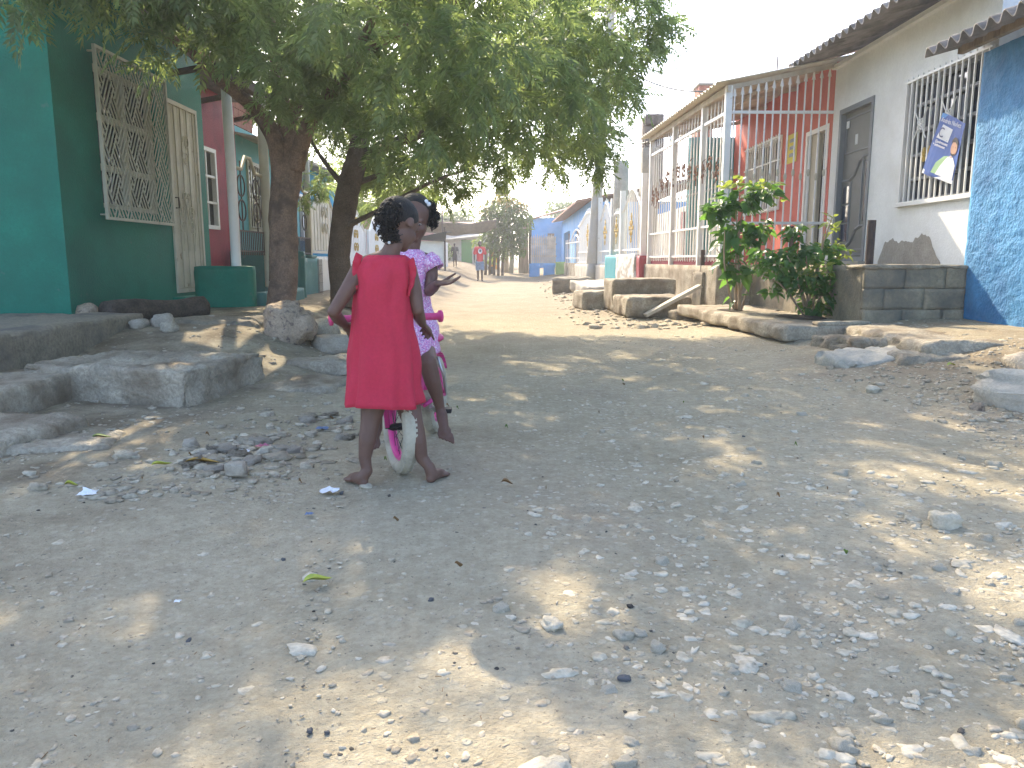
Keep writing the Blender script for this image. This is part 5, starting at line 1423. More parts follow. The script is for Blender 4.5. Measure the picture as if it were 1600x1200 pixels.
# ---------------- girl on the bicycle, facing us -----------------
g2 = MB(); YB = 3.78
pel2 = V(640,520,3.80)
chain(g2, [(pel2, .085), (V(638,475,3.80), .075), (V(636,435,3.80), .082), (V(638,408,3.80), .062)], 18)
for s in (-1,1): g2.ell(pel2 + Vector((s*.05,.0,-.01)), (.07,.08,.07), 14, 10)
sL2, sR2 = V(597,406,3.80), V(671,408,3.78)
chain(g2, [(sL2,.036),(V(636,402,3.80),.05),(sR2,.036)])
chain(g2, [(V(640,405,3.80),.045),(V(645,385,3.79),.036),(V(648,366,3.79),.036)])
elR2, wrR2 = V(671,455,3.73), V(684,443,3.60)
chain(g2, [(sR2,.036),(V(675,430,3.76),.030),(elR2,.026),(V(677,449,3.67),.026),(wrR2,.0175)])
hand(g2, wrR2, (.93,-.30,.10), (-.15,-.25,.95), -1, .125, .28, .16)
elL2, wrL2 = V(588,458,3.74), V(590,490,3.50)
chain(g2, [(sL2,.036),(V(592,432,3.77),.030),(elL2,.026),(V(589,475,3.62),.025),(wrL2,.0175)])
hand(g2, wrL2, (-.1,-.6,-.5), (0,-.4,-.9), 1, .125, .9)
tR, tL = V(694,664,3.50), V(590,678,3.50)
legR2 = [(V(655,528,3.78),.066),(V(662,545,3.66),.058),(V(668,566,3.52),.043),(V(676,596,3.53),.039),(V(684,622,3.55),.028),(V(688,640,3.56),.022)]
legL2 = [(V(622,530,3.78),.066),(V(610,548,3.65),.058),(V(599,572,3.52),.043),(V(594,605,3.54),.039),(V(591,640,3.57),.028),(V(590,660,3.58),.022)]
chain(g2, legR2); chain(g2, legL2)
dR = Vector((.22,-.62,-.72)); foot(g2, legR2[-1][0], legR2[-1][0] + Vector((-.002,.028,-.026)), dR, (.15,-.78,.62), .165, 1)
dL = Vector((-.1,-.75,-.55)); foot(g2, legL2[-1][0], legL2[-1][0] + Vector((.0,.03,-.03)), dL, (0,-.6,.8), .165, -1)
P2, rot2 = head_mesh(g2, V(648,340,3.79), (.05,-.93,-.30), (.03,-.28,1), 1.06)
girl2 = remesh(g2, 'person', MATS['skin'], None)
tag(girl2, 'girl in a lilac patterned dress seated on the pink bicycle, one palm held out', 'person')
eyes(P2, 1.06, girl2, MATS['eye_white'], MATS['black_part'])
d2 = garment([ring(390,622,656,3.79,.05), ring(398,603,668,3.79,.075), ring(410,596,672,3.79,.088), ring(440,602,668,3.79,.098), ring(480,600,672,3.79,.105), ring(512,592,682,3.74,.16), ring(535,588,684,3.70,.20), ring(552,586,684,3.68,.215)],
    'dress', MATS['floral'], girl2, 96, (7,.006,.008), .004, 2)
for (a, b, r0_, r1_) in ((sR2 + Vector((-.012,0,.012)), V(679,421,3.765), .044, .050), (sL2 + Vector((.012,0,.012)), V(588,421,3.785), .044, .050)):
    mdp = a.lerp(b,.5) + Vector((0,0,.008))
    q = MB(); q.tube([a, mdp, b], [r0_, r0_+.006, r1_], 20, cap=False); o_ = q.build('sleeve', MATS['floral'], d2, smooth=True); s = o_.modifiers.new('t','SOLIDIFY'); s.thickness = .004
cap = MB(); cap.ell(P2(-.022,0,.036), (.088,.078,.074), 26, 18, rot2); cap.ell(P2(-.05,0,-.01), (.055,.068,.06), 18, 12, rot2)
for (u, v, Y, r) in ((672,322,3.80,.020),(675,332,3.80,.021),(675,343,3.79,.017),(622,316,3.80,.022),(612,324,3.80,.022)): cap.ell(V(u,v,Y), r, 12, 8)
hb2 = remesh(cap, 'hair', MATS['hair'], girl2, .005, 4)
h2 = MB()
for (u, v, Y, r, n) in ((673,325,3.8,.022,60),(676,338,3.79,.022,60),(675,349,3.79,.015,30)): curls(h2, V(u,v,Y), (r,r,r), n, int(u+v), .0032, .022)
h2.build('pigtail', MATS['hair'], hb2, smooth=True); h2 = MB(); curls(h2, V(610,326,3.8), (.03,.03,.03), 50, 5, .0032, .022); h2.build('pigtail', MATS['hair'], hb2, smooth=True); h2 = MB()
h2.tube([V(671,322,3.78), V(670,335,3.77), V(669,352,3.77)], [.006,.007,.004], 7); h2.tube([V(676,340,3.78), V(674,352,3.78), V(675,362,3.78)], [.007,.006,.003], 7)
h2.build('braid', MATS['hair'], hb2, smooth=True)
m = MB()
for (u, v) in ((619,312),(626,310),(666,315),(670,319)): m.ell(V(u,v,3.76), .0105, 12, 8)
m.build('hair_bead', MATS['white_tie'], hb2, smooth=True)

# ---------------- bicycle -----------------
RW = .2; TR = .030
cF = Vector((-.478,3.20,G(-.478,3.2)+RW)); cR = Vector((-.405,3.94,G(-.405,3.94)+RW))
hF = Vector((math.sin(R(23)), -math.cos(R(23)), 0)); e = (Vector((cF.x-.02,cF.y,0)) - Vector((cR.x,cR.y,0))).normalized()
bk = thing('bicycle', 'small pink bicycle with fat cream tyres, held between the two girls', 'bicycle', (cR.x,cR.y,cR.z-RW))
def wheel(c, h, nm):
    ax = h.cross(Vector((0,0,1))).normalized()
    t = MB(); t.torus(c, ax, RW-TR, TR, 64, 14, 1.05)
    w = t.build(nm, MATS['tyre'], bk, smooth=True)
    k = MB()   # tread knobs
    for i in range(56):
        a = 2*math.pi*i/56
        for j, off in ((0,-.018),(1,.018),(2,0)):
            aa = a + (.056 if j == 2 else 0); d = h*math.cos(aa) + Vector((0,0,1))*math.sin(aa); tdir = -h*math.sin(aa) + Vector((0,0,1))*math.cos(aa)
            p = c + d*(RW - .001 - (.006 if j < 2 else 0)) + ax*off
            k.beam(p - tdir*.006, p + tdir*.006, .012, .006, up=d)
    k.build('tread', MATS['tyre'], w)
    r = MB(); r.torus(c, ax, RW-2*TR-.006, .013, 56, 8, 1.5); rm = r.build('rim', MATS['pink_paint'], w, smooth=True)
    s = MB()
    for i in range(20):
        a = 2*math.pi*i/20; sd = .022*(1 if i % 2 else -1); a2 = a + .5*(1 if (i//2) % 2 else -1)
        s.tube([c + ax*sd + (h*math.cos(a2)+Vector((0,0,1))*math.sin(a2))*.018, c + (h*math.cos(a)+Vector((0,0,1))*math.sin(a))*(RW-2*TR-.01)], .0014, 4)
    s.build('spoke', MATS['black_part'], w)
    q = MB(); q.tube([c-ax*.05, c-ax*.03, c+ax*.03, c+ax*.05], [.007,.016,.016,.007], 12); q.tube([c-ax*.062, c+ax*.062], .005, 8)
    q.build('hub', MATS['black_part'], w, smooth=True)
    return ax
axF = wheel(cF, hF, 'front_wheel'); axR = wheel(cR, e, 'rear_wheel')
up = Vector((0,0,1))
crn = cF - hF*.045 + up*(RW+.035)
m = MB()
for s in (1,-1): m.tube([cF + axF*.052*s, cF + axF*.054*s + up*.12 - hF*.02, crn + axF*.045*s], [.011,.014,.015], 10)
m.beam(crn - axF*.06, crn + axF*.06, .035, .03); m.build('fork', MATS['pink_paint'], bk, smooth=True)
hdt = crn - hF*.05 + up*.14
m = MB(); m.tube([crn - hF*.012, hdt], .018, 12); m.tube([crn-hF*.02+up*.03, cR + e*.33 + up*.02], .020, 12); m.tube([hdt - up*.03, cR + e*.20 + up*.20], .016, 12)
m.tube([cR + e*.33 + up*.0, cR + e*.19 + up*.26], .016, 12)
for s in (1,-1):
    m.tube([cR + axR*.055*s, cR + e*.16 + axR*.045*s + up*.01, cR + e*.32 + axR*.025*s], .010, 8); m.tube([cR + axR*.055*s, cR + e*.2 + axR*.03*s + up*.2], .009, 8)
m.build('frame', MATS['pink_paint'], bk, smooth=True)
hb_c = Vector((-.535,3.315,.615)); hx = Vector((-hF.y, hF.x, 0))
if hx.x < 0: hx = -hx
gl, grr = V(515,499,3.22), V(690,494,3.43)
m = MB(); m.tube([hdt, hb_c + up*.0], .013, 10)
m.tube([gl.lerp(grr,.04), gl.lerp(grr,.28), hb_c - hx*.06, hb_c + hx*.06, gl.lerp(grr,.72), gl.lerp(grr,.97)], .010, 10); m.build('handlebar', MATS['chrome'], bk, smooth=True)
for a, b in ((gl, gl.lerp(grr,.22)), (grr, gl.lerp(grr,.79))):
    m = MB(); d_ = (b-a).normalized()
    m.tube([a, a + d_*.012, a + d_*.014, b - d_*.014, b - d_*.012, b], [.027,.027,.016,.0155,.022,.022], 16); m.build('grip', MATS['pink_grip'], bk, smooth=True)
m = MB(); q = gl.lerp(grr,.765) - up*.008; m.beam(q - hx*.012 + up*.025, q + hx*.014 - up*.025, .03, .028); m.build('lever_clamp', MATS['white_tie'], bk, bevel=.006)
m = MB(); q = gl.lerp(grr,.772) - up*.016 + Vector((0,-.016,0)); m.ell(q, .006, 8, 6); m.build('clamp_bolt', MATS['black_part'], bk)
m = MB(); st = cR + e*.16 + up*.31; m.ell(st, (.09,.13,.03), 18, 10); m.tube([cR + e*.19 + up*.24, st], .012, 8); m.build('saddle', MATS['pink_grip'], bk, smooth=True)
bb = cR + e*.33
for s, a in ((1,.4),(-1,.4+math.pi)):
    m = MB(); o = bb + axR*s*.06; p = o + (e*math.cos(a) + up*math.sin(a))*.10; m.beam(o, p, .014, .018); m.build('crank', MATS['chrome'], bk)
    m = MB(); m.box((p.x-.03+s*axR.x*.05, p.y-.03, p.z-.01), (p.x+.03+s*axR.x*.05, p.y+.03, p.z+.012)); m.build('pedal', MATS['black_part'], bk, bevel=.004)
m = MB(); m.torus(bb + axR*.045, axR, .05, .012, 24, 8, .5); m.build('chain_guard', MATS['pink_paint'], bk, smooth=True)
# rear fender and stabiliser bracket
m = MB(); pts = [cR + (e*math.cos(a)+up*math.sin(a))*(RW+.018) for a in np.linspace(R(15), R(150), 14)]
for s in range(13):
    m.add([pts[s]-axR*.03, pts[s]+axR*.03, pts[s+1]+axR*.03, pts[s+1]-axR*.03], [(0,1,2,3)])
o_ = m.build('mudguard', MATS['pink_paint'], bk, smooth=True); s = o_.modifiers.new('t','SOLIDIFY'); s.thickness = .004
m = MB()
for s in (1,-1):
    m.tube([cR + axR*.06*s, cR + axR*.065*s + up*.1 + e*.05, cR + axR*.04*s + up*.2 + e*.08], .006, 8)
m.build('stay', MATS['chrome'], bk, smooth=True)

# ---------------- the two far walkers -----------------
def walker(px, pv, Y, h, shirt, short, label, stride=.12, arms=1, turn=0):
    b = atY(px, pv, Y); x, y = b.x, b.y; z = G(x, y) + .0
    k = h/1.55; m = MB(); W = lambda a, c, d: Vector((x + a*k, y - c*k, z + d*k))
    for s in (1,-1):
        f = stride*s
        chain(m, [(W(.075*s,0,.80),.08*k),(W(.08*s,f*.4+.02,.44),.058*k),(W(.085*s,f-.04,.07),.032*k)], 10)
        chain(m, [(W(.085*s,f-.05,.045),.035*k),(W(.10*s,f+.11,.03),.028*k)], 8)
        chain(m, [(W(.165*s,0,1.27),.045*k),(W(.215*s,-.03,1.03),.036*k),(W(.21*s,.06*arms,.82),.026*k)], 8)
        hand(m, W(.21*s,.06*arms,.82), (0,-.2,-1), (-s,0,0), s, .16*k, .5)
    chain(m, [(W(0,0,.82),.11*k),(W(0,0,1.05),.105*k),(W(0,0,1.24),.10*k),(W(0,.0,1.36),.05*k),(W(0,.01,1.42),.045*k)], 12)
    P, rt = head_mesh(m, W(0,.015,1.455), (.1*turn,-1,-.05), (0,0,1), .98*k)
    o = remesh(m, 'person', MATS['skin_walker'], None, .011, 3); tag(o, label, 'person')
    sh = MB(); chain(sh, [(W(0,0,.80),.135*k),(W(0,0,1.02),.132*k),(W(0,0,1.22),.128*k)], 14); sh.ell(W(0,0,1.27), (.17*k,.10*k,.08*k), 14, 8)
    for s in (1,-1): chain(sh, [(W(.15*s,0,1.27),.07*k),(W(.20*s,-.015,1.09),.068*k)], 10)
    sho = remesh(sh, 'shirt', MATS[shirt], o, .012, 4)
    st = MB(); chain(st, [(W(0,0,.80),.13*k),(W(0,0,.72),.125*k)], 12)
    for s in (1,-1): chain(st, [(W(.075*s,0,.72),.098*k),(W(.085*s,stride*s*.35,.48),.095*k)], 10)
    remesh(st, 'shorts', MATS[short], o, .012, 4)
    hr = MB(); hr.ell(P(-.018,0,.038), (.088*k,.077*k,.070*k), 16, 10, rt); hr.build('hair', MATS['hair'], o, smooth=True)
    return o, sho, W
o, sho, W = walker(750, 433, 32.0, 1.62, 'walker_red', 'denim', 'walker in a red t-shirt with a round print and blue shorts, far down the road', .10, 1)
m = MB(); c = W(.02,.138,1.16); m.add([c + Vector((.085*math.cos(t),-.010,.105*math.sin(t))) for t in np.linspace(0,6.28,18,endpoint=False)], [tuple(range(18))])
pr_ = m.build('print', MATS['white_tie'], sho); m = MB()
m.add([c + Vector((.05*math.cos(t),-.014,.02+.06*math.sin(t))) for t in np.linspace(0,6.28,12,endpoint=False)], [tuple(range(12))]); m.build('print_figure', MATS['walker_dark'], pr_)
walker(711, 421, 37.0, 1.10, 'walker_dark', 'walker_dark', 'small child in a dark grey t-shirt, far down the road left of the red walker', .06, -1)
# ================================================================ far end of the street
def U(u, Y): return (u-800)/FPX*(Y*CP)          # x at roughly eye level
mat('pole_concrete', (.42,.40,.36), .85, .12, 2, .3, 40, stain=(.40,.34,.22), stain_scale=1.2, stain_pos=.55, stain_soft=.1)
mat('wire', (.03,.03,.03), .6, .1, 3, 0)
mat('net', (.20,.165,.12), .9, .2, 6, .2, 60); mat('tarp', (.02,.02,.022), .7, .2, 5, .2, 20)
mat('door_green', (.03,.32,.06), .6, .1, 4, 0); mat('orange_board', (.70,.30,.03), .7, .1, 4, 0); mat('lime_paint', (.36,.50,.17), .8, .15, 3, .2, 40)
mat('pink_paint_wall', (.50,.24,.21), .8, .12, 3, .2, 40); mat('tile_roof', (.30,.17,.12), .9, .25, 5, .3, 30); mat('picket', (.62,.50,.38), .85, .25, 3, .3, 40)
# leaning concrete pole by the gilded fence
px_, py_ = 2.24, 22.3; zg = G(px_, py_)
up_ = thing('utility_pole', 'tall concrete utility pole standing by the rubble at the end of the gilded fence', 'pole', (px_,py_,zg))
m = MB(); N = 10
for i in range(N):
    t0, t1 = i/N, (i+1)/N
    a = Vector((px_+.50*t0, py_, zg-.2+8.4*t0)); b = Vector((px_+.50*t1, py_, zg-.2+8.4*t1))
    m.tube([a, b], [.17-.06*t0, .17-.06*t1], 10, cap=(i in (0, N-1)))
m.build('shaft', MATS['pole_concrete'], up_, smooth=True)
m = MB(); m.beam((px_+.0,py_,7.6),(px_+.95,py_,7.6),.10,.10); m.beam((px_-.0,py_,6.9),(px_+.95,py_,6.9),.08,.08); m.build('crossarm', MATS['timber'], up_)
for k, dx in enumerate((.1,.45,.85)):
    m = MB(); m.tube([(px_+dx,py_,7.65),(px_+dx,py_,7.7),(px_+dx,py_,7.78)],[.05,.035,.05],8); m.build('insulator', MATS['chrome'], up_, smooth=True)
p2x, p2y = -.30, 39.5
u2 = thing('utility_pole', 'thin utility pole with a transformer box rising behind the mango tree', 'pole', (p2x,p2y,.3))
m = MB(); m.tube([(p2x,p2y,.1),(p2x,p2y,8.6)],[.15,.10],10); m.build('shaft', MATS['pole_concrete'], u2, smooth=True)
m = MB(); m.tube([(p2x-.3,p2y,4.0),(p2x-.3,p2y,4.75)],[.22,.22],14); m.build('transformer', MATS['pole_concrete'], u2)
m = MB(); m.beam((p2x-.9,p2y,8.2),(p2x+.9,p2y,8.2),.1,.1); m.build('crossarm', MATS['timber'], u2)
def wire(a, b, sag, r, label, grp='overhead wires'):
    a = Vector(a); b = Vector(b)
    q = MB(); q.tube([a.lerp(b, t) - Vector((0,0,sag*4*t*(1-t))) for t in np.linspace(0,1,22)], r, 5)
    tag(q.build('wire', MATS['wire']), label, 'wire', grp)
many = 'one of several thin overhead wires fanning from concrete pole to mango tree pole'
for k in range(4): wire((px_+.1+.25*k,py_,7.72-.02*k), (p2x-.8+.5*k,p2y,8.3), .5+.1*k, .016, many)
wire((px_+.3,py_,6.2), (-4.5,34,4.4), .5, .010, 'thin wire crossing the pale sky left from the concrete pole')
wire((px_+.3,py_,5.6), (2.9,34,3.6), .35, .010, 'thin service wire dropping from the concrete pole to the far blue house')
wire((px_+.2,py_,5.0), (-.3,39.5,5.0), .5, .012, 'lowest wire slung between the two utility poles')
wire((px_+.35,py_,6.5), (5.2,16.6,4.6), .6, .02, 'dark wire running from the concrete pole to the brick column stub')
wire((px_+.3,py_,4.4), (3.0,17.6,3.45), .15, .016, 'black cable dropping to the far corner of the cream porch roof')
wire((p2x,p2y,7.9), (2.6,30.5,3.9), .3, .010, 'slanting wire above the far blue house')
# far blue house and neighbour
bf = thing('far_blue_house', 'sky blue house with narrow brown windows far down on the right', 'house', (2.85,34,.3))
FB = Frame((2.85,0,0), (0,1,0), (-1,0,0))
m = MB(); wall(m, FB, 28.5, 45, .1, 2.98, .2, [(29.4,31.0,.8,2.2),(33.3,35.2,.75,2.2),(38.5,43,.2,2.3)]); fbox(m, FB, 28.5, 28.7, -5, -.2, .1, 2.95); m.build('wall', MATS['skyblue_paint'], bf)
for a_, b_, c_, d_ in ((29.4,31.0,.8,2.2),(33.3,35.2,.75,2.2)):
    m = MB(); fbox(m, FB, a_, b_, -.12, -.06, c_, d_); m.build('window', MATS['timber'], bf)
m = MB(); fbox(m, FB, 38.5, 43, -.12, -.06, .2, 2.3); m.build('door', MATS['glass_dark'], bf)
m = MB(); m.poly([(2.3,28.2,2.92),(2.3,45.6,2.98),(7.8,45.6,4.0),(7.8,28.2,3.95)], .07, (0,0,1)); m.build('roof', MATS['tile_roof'], bf)
nb = thing('far_grey_house', 'pale grey blue house under the same roofline beyond the picket fence', 'house', (1.9,46.5,.4))
XB = Frame((0,46.2,0), (1,0,0), (0,-1,0))
m = MB(); wall(m, XB, 1.05, 6, .2, 3.3, .2, [(2.1,2.5,1.5,2.4)]); m.build('wall', MATS['skyblue_paint'], nb)
m = MB(); fbox(m, XB, 2.1, 2.5, -.12, -.06, 1.5, 2.4); m.build('window', MATS['timber'], nb)
m = MB(); m.poly([(.9,45.9,3.1),(.9,52,3.4),(6.5,52,5.0),(6.5,45.9,4.6)], .08, (0,0,1)); m.build('roof', MATS['tile_roof'], nb)
# picket fence on blue low walls
pf_ = thing('picket_fence', 'weathered wooden picket fence on sky blue low walls, far right', 'fence', (1.4,36,.3))
XP = Frame((0,36,0), (1,0,0), (0,-1,0)); rr = random.Random(3)
m = MB()
for i in range(13):
    s = .86+.09*i; m.add([XP.P(s,0,.72),XP.P(s+.078,0,.72),XP.P(s+.078,0,1.85+rr.uniform(-.1,.12)),XP.P(s+.04,0,1.98+rr.uniform(-.1,.1)),XP.P(s,0,1.85+rr.uniform(-.1,.1)),
       XP.P(s,-.03,.72),XP.P(s+.078,-.03,.72),XP.P(s+.078,-.03,1.85),XP.P(s+.04,-.03,1.95),XP.P(s,-.03,1.85)], [(0,1,2,3,4),(9,8,7,6,5),(0,5,6,1),(1,6,7,2),(2,7,8,3),(3,8,9,4),(4,9,5,0)])
m.build('picket', MATS['picket'], pf_)
m = MB(); fbox(m, XP, .85, 2.05, -.07, -.03, 1.0, 1.08); fbox(m, XP, .85, 2.05, -.07, -.03, 1.55, 1.62); m.build('rail', MATS['timber'], pf_)
for a_, b_ in ((.80,1.28),(1.45,1.98)):
    m = MB(); rough_box(m, (a_,35.88,.0), (b_,36.05,.70), .02, .006, .1, 141); m.build('low_wall', MATS['skyblue_paint'], pf_, smooth=True)
m = MB(); rough_box(m, (2.0,35.7,.0), (2.5,35.9,.78), .02, .006, .12, 142); tag(m.build('low_wall', MATS['lime_paint'], smooth=True), 'lime green low wall piece right of the picket fence', 'wall')
m = MB(); a_, b_ = Vector((2.45,35.4,0)), Vector((2.85,29.2,0)); q_ = (b_-a_).normalized(); nq = Vector((-q_.y,q_.x,0))*.08
m.add([a_-nq,b_-nq,b_+nq,a_+nq]+[p+Vector((0,0,.74)) for p in (a_-nq,b_-nq,b_+nq,a_+nq)], [(0,3,2,1),(4,5,6,7),(0,1,5,4),(1,2,6,5),(2,3,7,6),(3,0,4,7)])
tag(m.build('low_wall', MATS['concrete'],), 'grey block low wall under the far white iron fence', 'wall')
ifn = thing('iron_fence', 'light white iron fence with a double arch before the far blue house', 'fence', (2.6,32,.7))
FI = Frame(a_, q_, Vector((-q_.y,q_.x,0))); m = MB(); Lq = (b_-a_).length
for i in range(13): s = Lq*i/12; m.beam(FI.P(s,0,.74), FI.P(s,0,1.75), .03)
m.build('bar', MATS['white_metal'], ifn); m = MB()
for z in (.95, 1.6): m.beam(FI.P(0,0,z), FI.P(Lq,0,z), .045)
m.build('rail', MATS['white_metal'], ifn); m = MB()
for r_ in (1.3,.75): m.tube([FI.P(Lq*.5+r_*math.cos(t),0,1.55+.55*r_/1.3*math.sin(t)) for t in np.linspace(0,math.pi,16)], .03, 6)
m.build('arch', MATS['white_metal'], ifn)
bp_ = thing('board_gate', 'tall brown board panel with a dark post beside the mango tree', 'gate', (.7,38,.3))
m = MB(); m.box((.32,38,.2),(.80,38.06,2.85)); m.build('board', MATS['timber'], bp_); m = MB(); m.beam((.88,38,.2),(.88,38,2.95),.14); m.build('post', MATS['rust'], bp_)
m = MB(); m.beam((-.05,37.9,.2),(.05,37.9,1.75),.22,.03); tag(m.build('board', MATS['concrete_pale']), 'pale grey board leaning by the mango trunks', 'board')
# mango tree
mg = thing('mango_tree', 'dense mango tree with yellowish new growth on top, at the far road end', 'tree', (-.75,36.5,.25))
m = MB()
for k in range(5):
    x = -1.25+.2*k; limb(m, [((x,36.5+.1*(k%2),.1),.07),((x+.05,36.5,1.2),.06),((-.55+.25*(k-2),36.4,2.3),.035)], 8, 30+k)
m.build('trunk', MATS['bark_dark'], mg, smooth=True)
Bm = [((-.4,36.4,3.0),(1.0,.9,.8)),((.25,36.4,2.7),(.7,.8,.8)),((-1.0,36.3,2.6),(.6,.7,.8)),((-.2,36.3,1.9),(.9,.8,.7)),((-1.1,36.3,1.65),(.75,.7,.35)),((.2,36.3,1.4),(.45,.6,.5)),((-.55,36.4,1.3),(.5,.6,.4))]
P_, N_ = blob_points(Bm, 2600, 25); leaves('foliage', P_, N_, (.20,.34), MATS['mango_leaf'], mg, 26, LTn, (-65,15))
P_, N_ = blob_points([((-.35,36.2,3.55),(.8,.7,.3)),((.3,36.2,3.3),(.6,.6,.35)),((-1.2,36.2,3.1),(.4,.5,.3))], 420, 27); leaves('young_leaves', P_, N_, (.16,.28), MATS['mango_flush'], mg, 28, LTn, (-50,40))
# shade net across the road
nt_ = thing('shade_net', 'brown shade net sagging across the far road between poles', 'net', (-2.3,35,2.3))
vs, fs = [], []; n = 24; k_ = 5
for i in range(n+1):
    t = i/n; x = -4.0 + 3.3*t
    for j in range(k_+1):
        w = j/k_; vs.append((x, 35 + .5*w + .1*math.sin(t*9), 2.78 - .30*math.sin(math.pi*t)*.8 - .12*t - w*(.62 - .22*t) + .03*math.sin(t*17+w*4)))
for i in range(n):
    for j in range(k_): a = i*(k_+1)+j; fs.append((a,a+1,a+k_+2,a+k_+1))
o_ = MB().add(vs, fs).build('cloth', MATS['net'], nt_, smooth=True); s = o_.modifiers.new('t','SOLIDIFY'); s.thickness = .01
m = MB(); m.tube([(-3.08,34.9,.5),(-3.1,34.9,3.0)], .035, 8); m.build('pole', MATS['rust'], nt_)
m = MB(); m.tube([(-4.1,35,2.85),(-2.4,35,2.55),(-.6,35,2.7)], .012, 5); m.build('rope', MATS['wire'], nt_)
# white stall with dark tarp, left
st_ = thing('stall', 'white panelled street stall under a sagging black tarp, left of the small child', 'stall', (-3.0,27.5,.7))
m = MB(); m.box((-4.3,27.2,.62),(-2.38,27.26,1.52)); m.box((-2.44,27.26,.62),(-2.38,29,1.5)); m.build('panel', MATS['white_metal'], st_)
m = MB(); m.add([(-4.4,27.0,1.62),(-2.3,27.0,1.50),(-2.25,27.0,1.85),(-3.2,27.0,1.66),(-4.4,27.0,1.9),(-4.4,29.2,1.7),(-2.25,29.2,1.9),(-3.2,29.2,1.75)], [(0,1,2,3,4),(4,3,7,5),(3,2,6,7)]); o_ = m.build('tarp', MATS['tarp'], st_); s = o_.modifiers.new('t','SOLIDIFY'); s.thickness = .02
m = MB(); m.beam((-2.33,27.1,.5),(-2.33,27.1,2.0),.06); m.build('post', MATS['rust'], st_)
for (x,y,rx,sd_) in ((-2.75,26.6,.20,151),(-3.05,26.3,.16,152)):
    q = MB(); rock(q, (x,y,G(x,y)+.08), (rx,.16,.14), sd_, 14, 9, .3); tag(q.build('rock', MATS['stone_dark'], smooth=True), ('larger' if sd_ == 151 else 'smaller')+' dark rock at the foot of the white stall', 'rock')
# green door house and the rest closing the street
gd = thing('beige_house', 'beige house with a bright green door and lean-to roof closing the street', 'house', (-3,47,.5))
XG = Frame((0,47,0), (1,0,0), (0,-1,0))
m = MB(); wall(m, XG, -9, -.9, .2, 2.45, .2, [(-3.05,-2.4,.4,2.05)]); m.build('wall', MATS['cream_paint'], gd)
m = MB(); fbox(m, XG, -3.05, -2.4, -.1, -.04, .4, 2.05); m.build('door', MATS['door_green'], gd)
m = MB(); m.poly([(-4.0,46.1,2.0),(-1.6,46.1,2.25),(-1.6,47.1,2.5),(-4.0,47.1,2.35)], .05, (0,0,1)); m.build('lean_to_roof', MATS['concrete_pale'], gd)
m = MB(); m.poly([(-9.3,46.8,2.5),(-.7,46.8,2.5),(-.7,53,3.3),(-9.3,53,3.3)], .08, (0,0,1)); m.build('roof', MATS['tile_roof'], gd)
kh = thing('pink_house', 'pinkish brick house side on the far left beyond the stall', 'house', (-4.4,38,.6))
FK = Frame((-4.6,0,0), (0,1,0), (1,0,0)); m = MB(); wall(m, FK, 30, 46, .3, 2.7, .2, [(38,39,.7,2.3)]); fbox(m, FK, 29.8, 30, -5, .0, .3, 2.7); m.build('wall', MATS['pink_paint_wall'], kh)
m = MB(); fbox(m, FK, 38, 39, -.1, -.04, .7, 2.3); m.build('door', MATS['timber'], kh)
m = MB(); m.poly([(-10,29.6,3.6),(-10,46.3,3.6),(-4.1,46.3,2.75),(-4.1,29.6,2.75)], .08, (0,0,1)); m.build('roof', MATS['tile_roof'], kh)
ob = thing('orange_gate', 'orange boarded gate with a white post behind the red walker', 'gate', (-1.05,42,.4))
m = MB(); m.box((-1.15,42,.35),(-.75,42.06,1.65)); m.build('board', MATS['orange_board'], ob); m = MB(); m.beam((-1.24,42,.3),(-1.24,42,1.75),.10); m.build('post', MATS['white_metal'], ob)
pt_ = thing('potted_plant', 'bright yellow green potted plant beside the red walker', 'plant', (-1.0,37.5,.25))
m = MB(); m.tube([(-1.0,37.5,.2),(-1.0,37.5,.55)],[.12,.17],12); m.build('pot', MATS['walker_dark'], pt_)
P_, N_ = blob_points([((-1.0,37.5,.72),(.22,.2,.14))], 60, 29); leaves('foliage', P_, N_, (.18,.30), MATS['young_leaf'], pt_, 30, LTn, (0,70))
bsh = thing('bush', 'round olive bush growing before the beige house wall', 'bush', (-4.0,45,.4))
P_, N_ = blob_points([((-3.9,44.5,1.3),(.55,.5,.6))], 500, 31); leaves('foliage', P_, N_, (.14,.24), MATS['mango_leaf'], bsh, 32, LTn)
m = MB(); m.tube([(-3.9,44.5,.3),(-3.9,44.5,1.2)], .05, 8); m.build('stem', MATS['bark_dark'], bsh)
for k, (x, y, z, r_, lb) in enumerate(((-8.5,56,3.6,2.2,'big hazy tree behind the beige house roof'),(-4.6,60,3.2,1.7,'lower round tree behind the beige house roof'),(4.5,62,4.0,2.0,'tree behind the grey blue house roof'),(9.5,50,3.8,2.2,'tree in the yard behind the far blue house'))):
    t_ = thing('background_tree', lb, 'tree', (x,y,.5)); m = MB(); limb(m, [((x,y,.3),.2),((x+.1,y,z*.5),.16),((x,y,z),.08)], 10, 40+k); m.build('trunk', MATS['bark_dark'], t_, smooth=True)
    rr_ = np.random.default_rng(60+k); B_ = [((x+rr_.uniform(-1,1)*r_, y+rr_.uniform(-1,1)*r_, z+rr_.uniform(-.4,.5)*r_), (r_*.6,r_*.6,r_*.45)) for _ in range(7)]
    P_, N_ = blob_points(B_, 2600, 70+k); leaves('crown', P_, N_, (.3,.5), MATS['mango_leaf'], t_, 80+k, LTn)
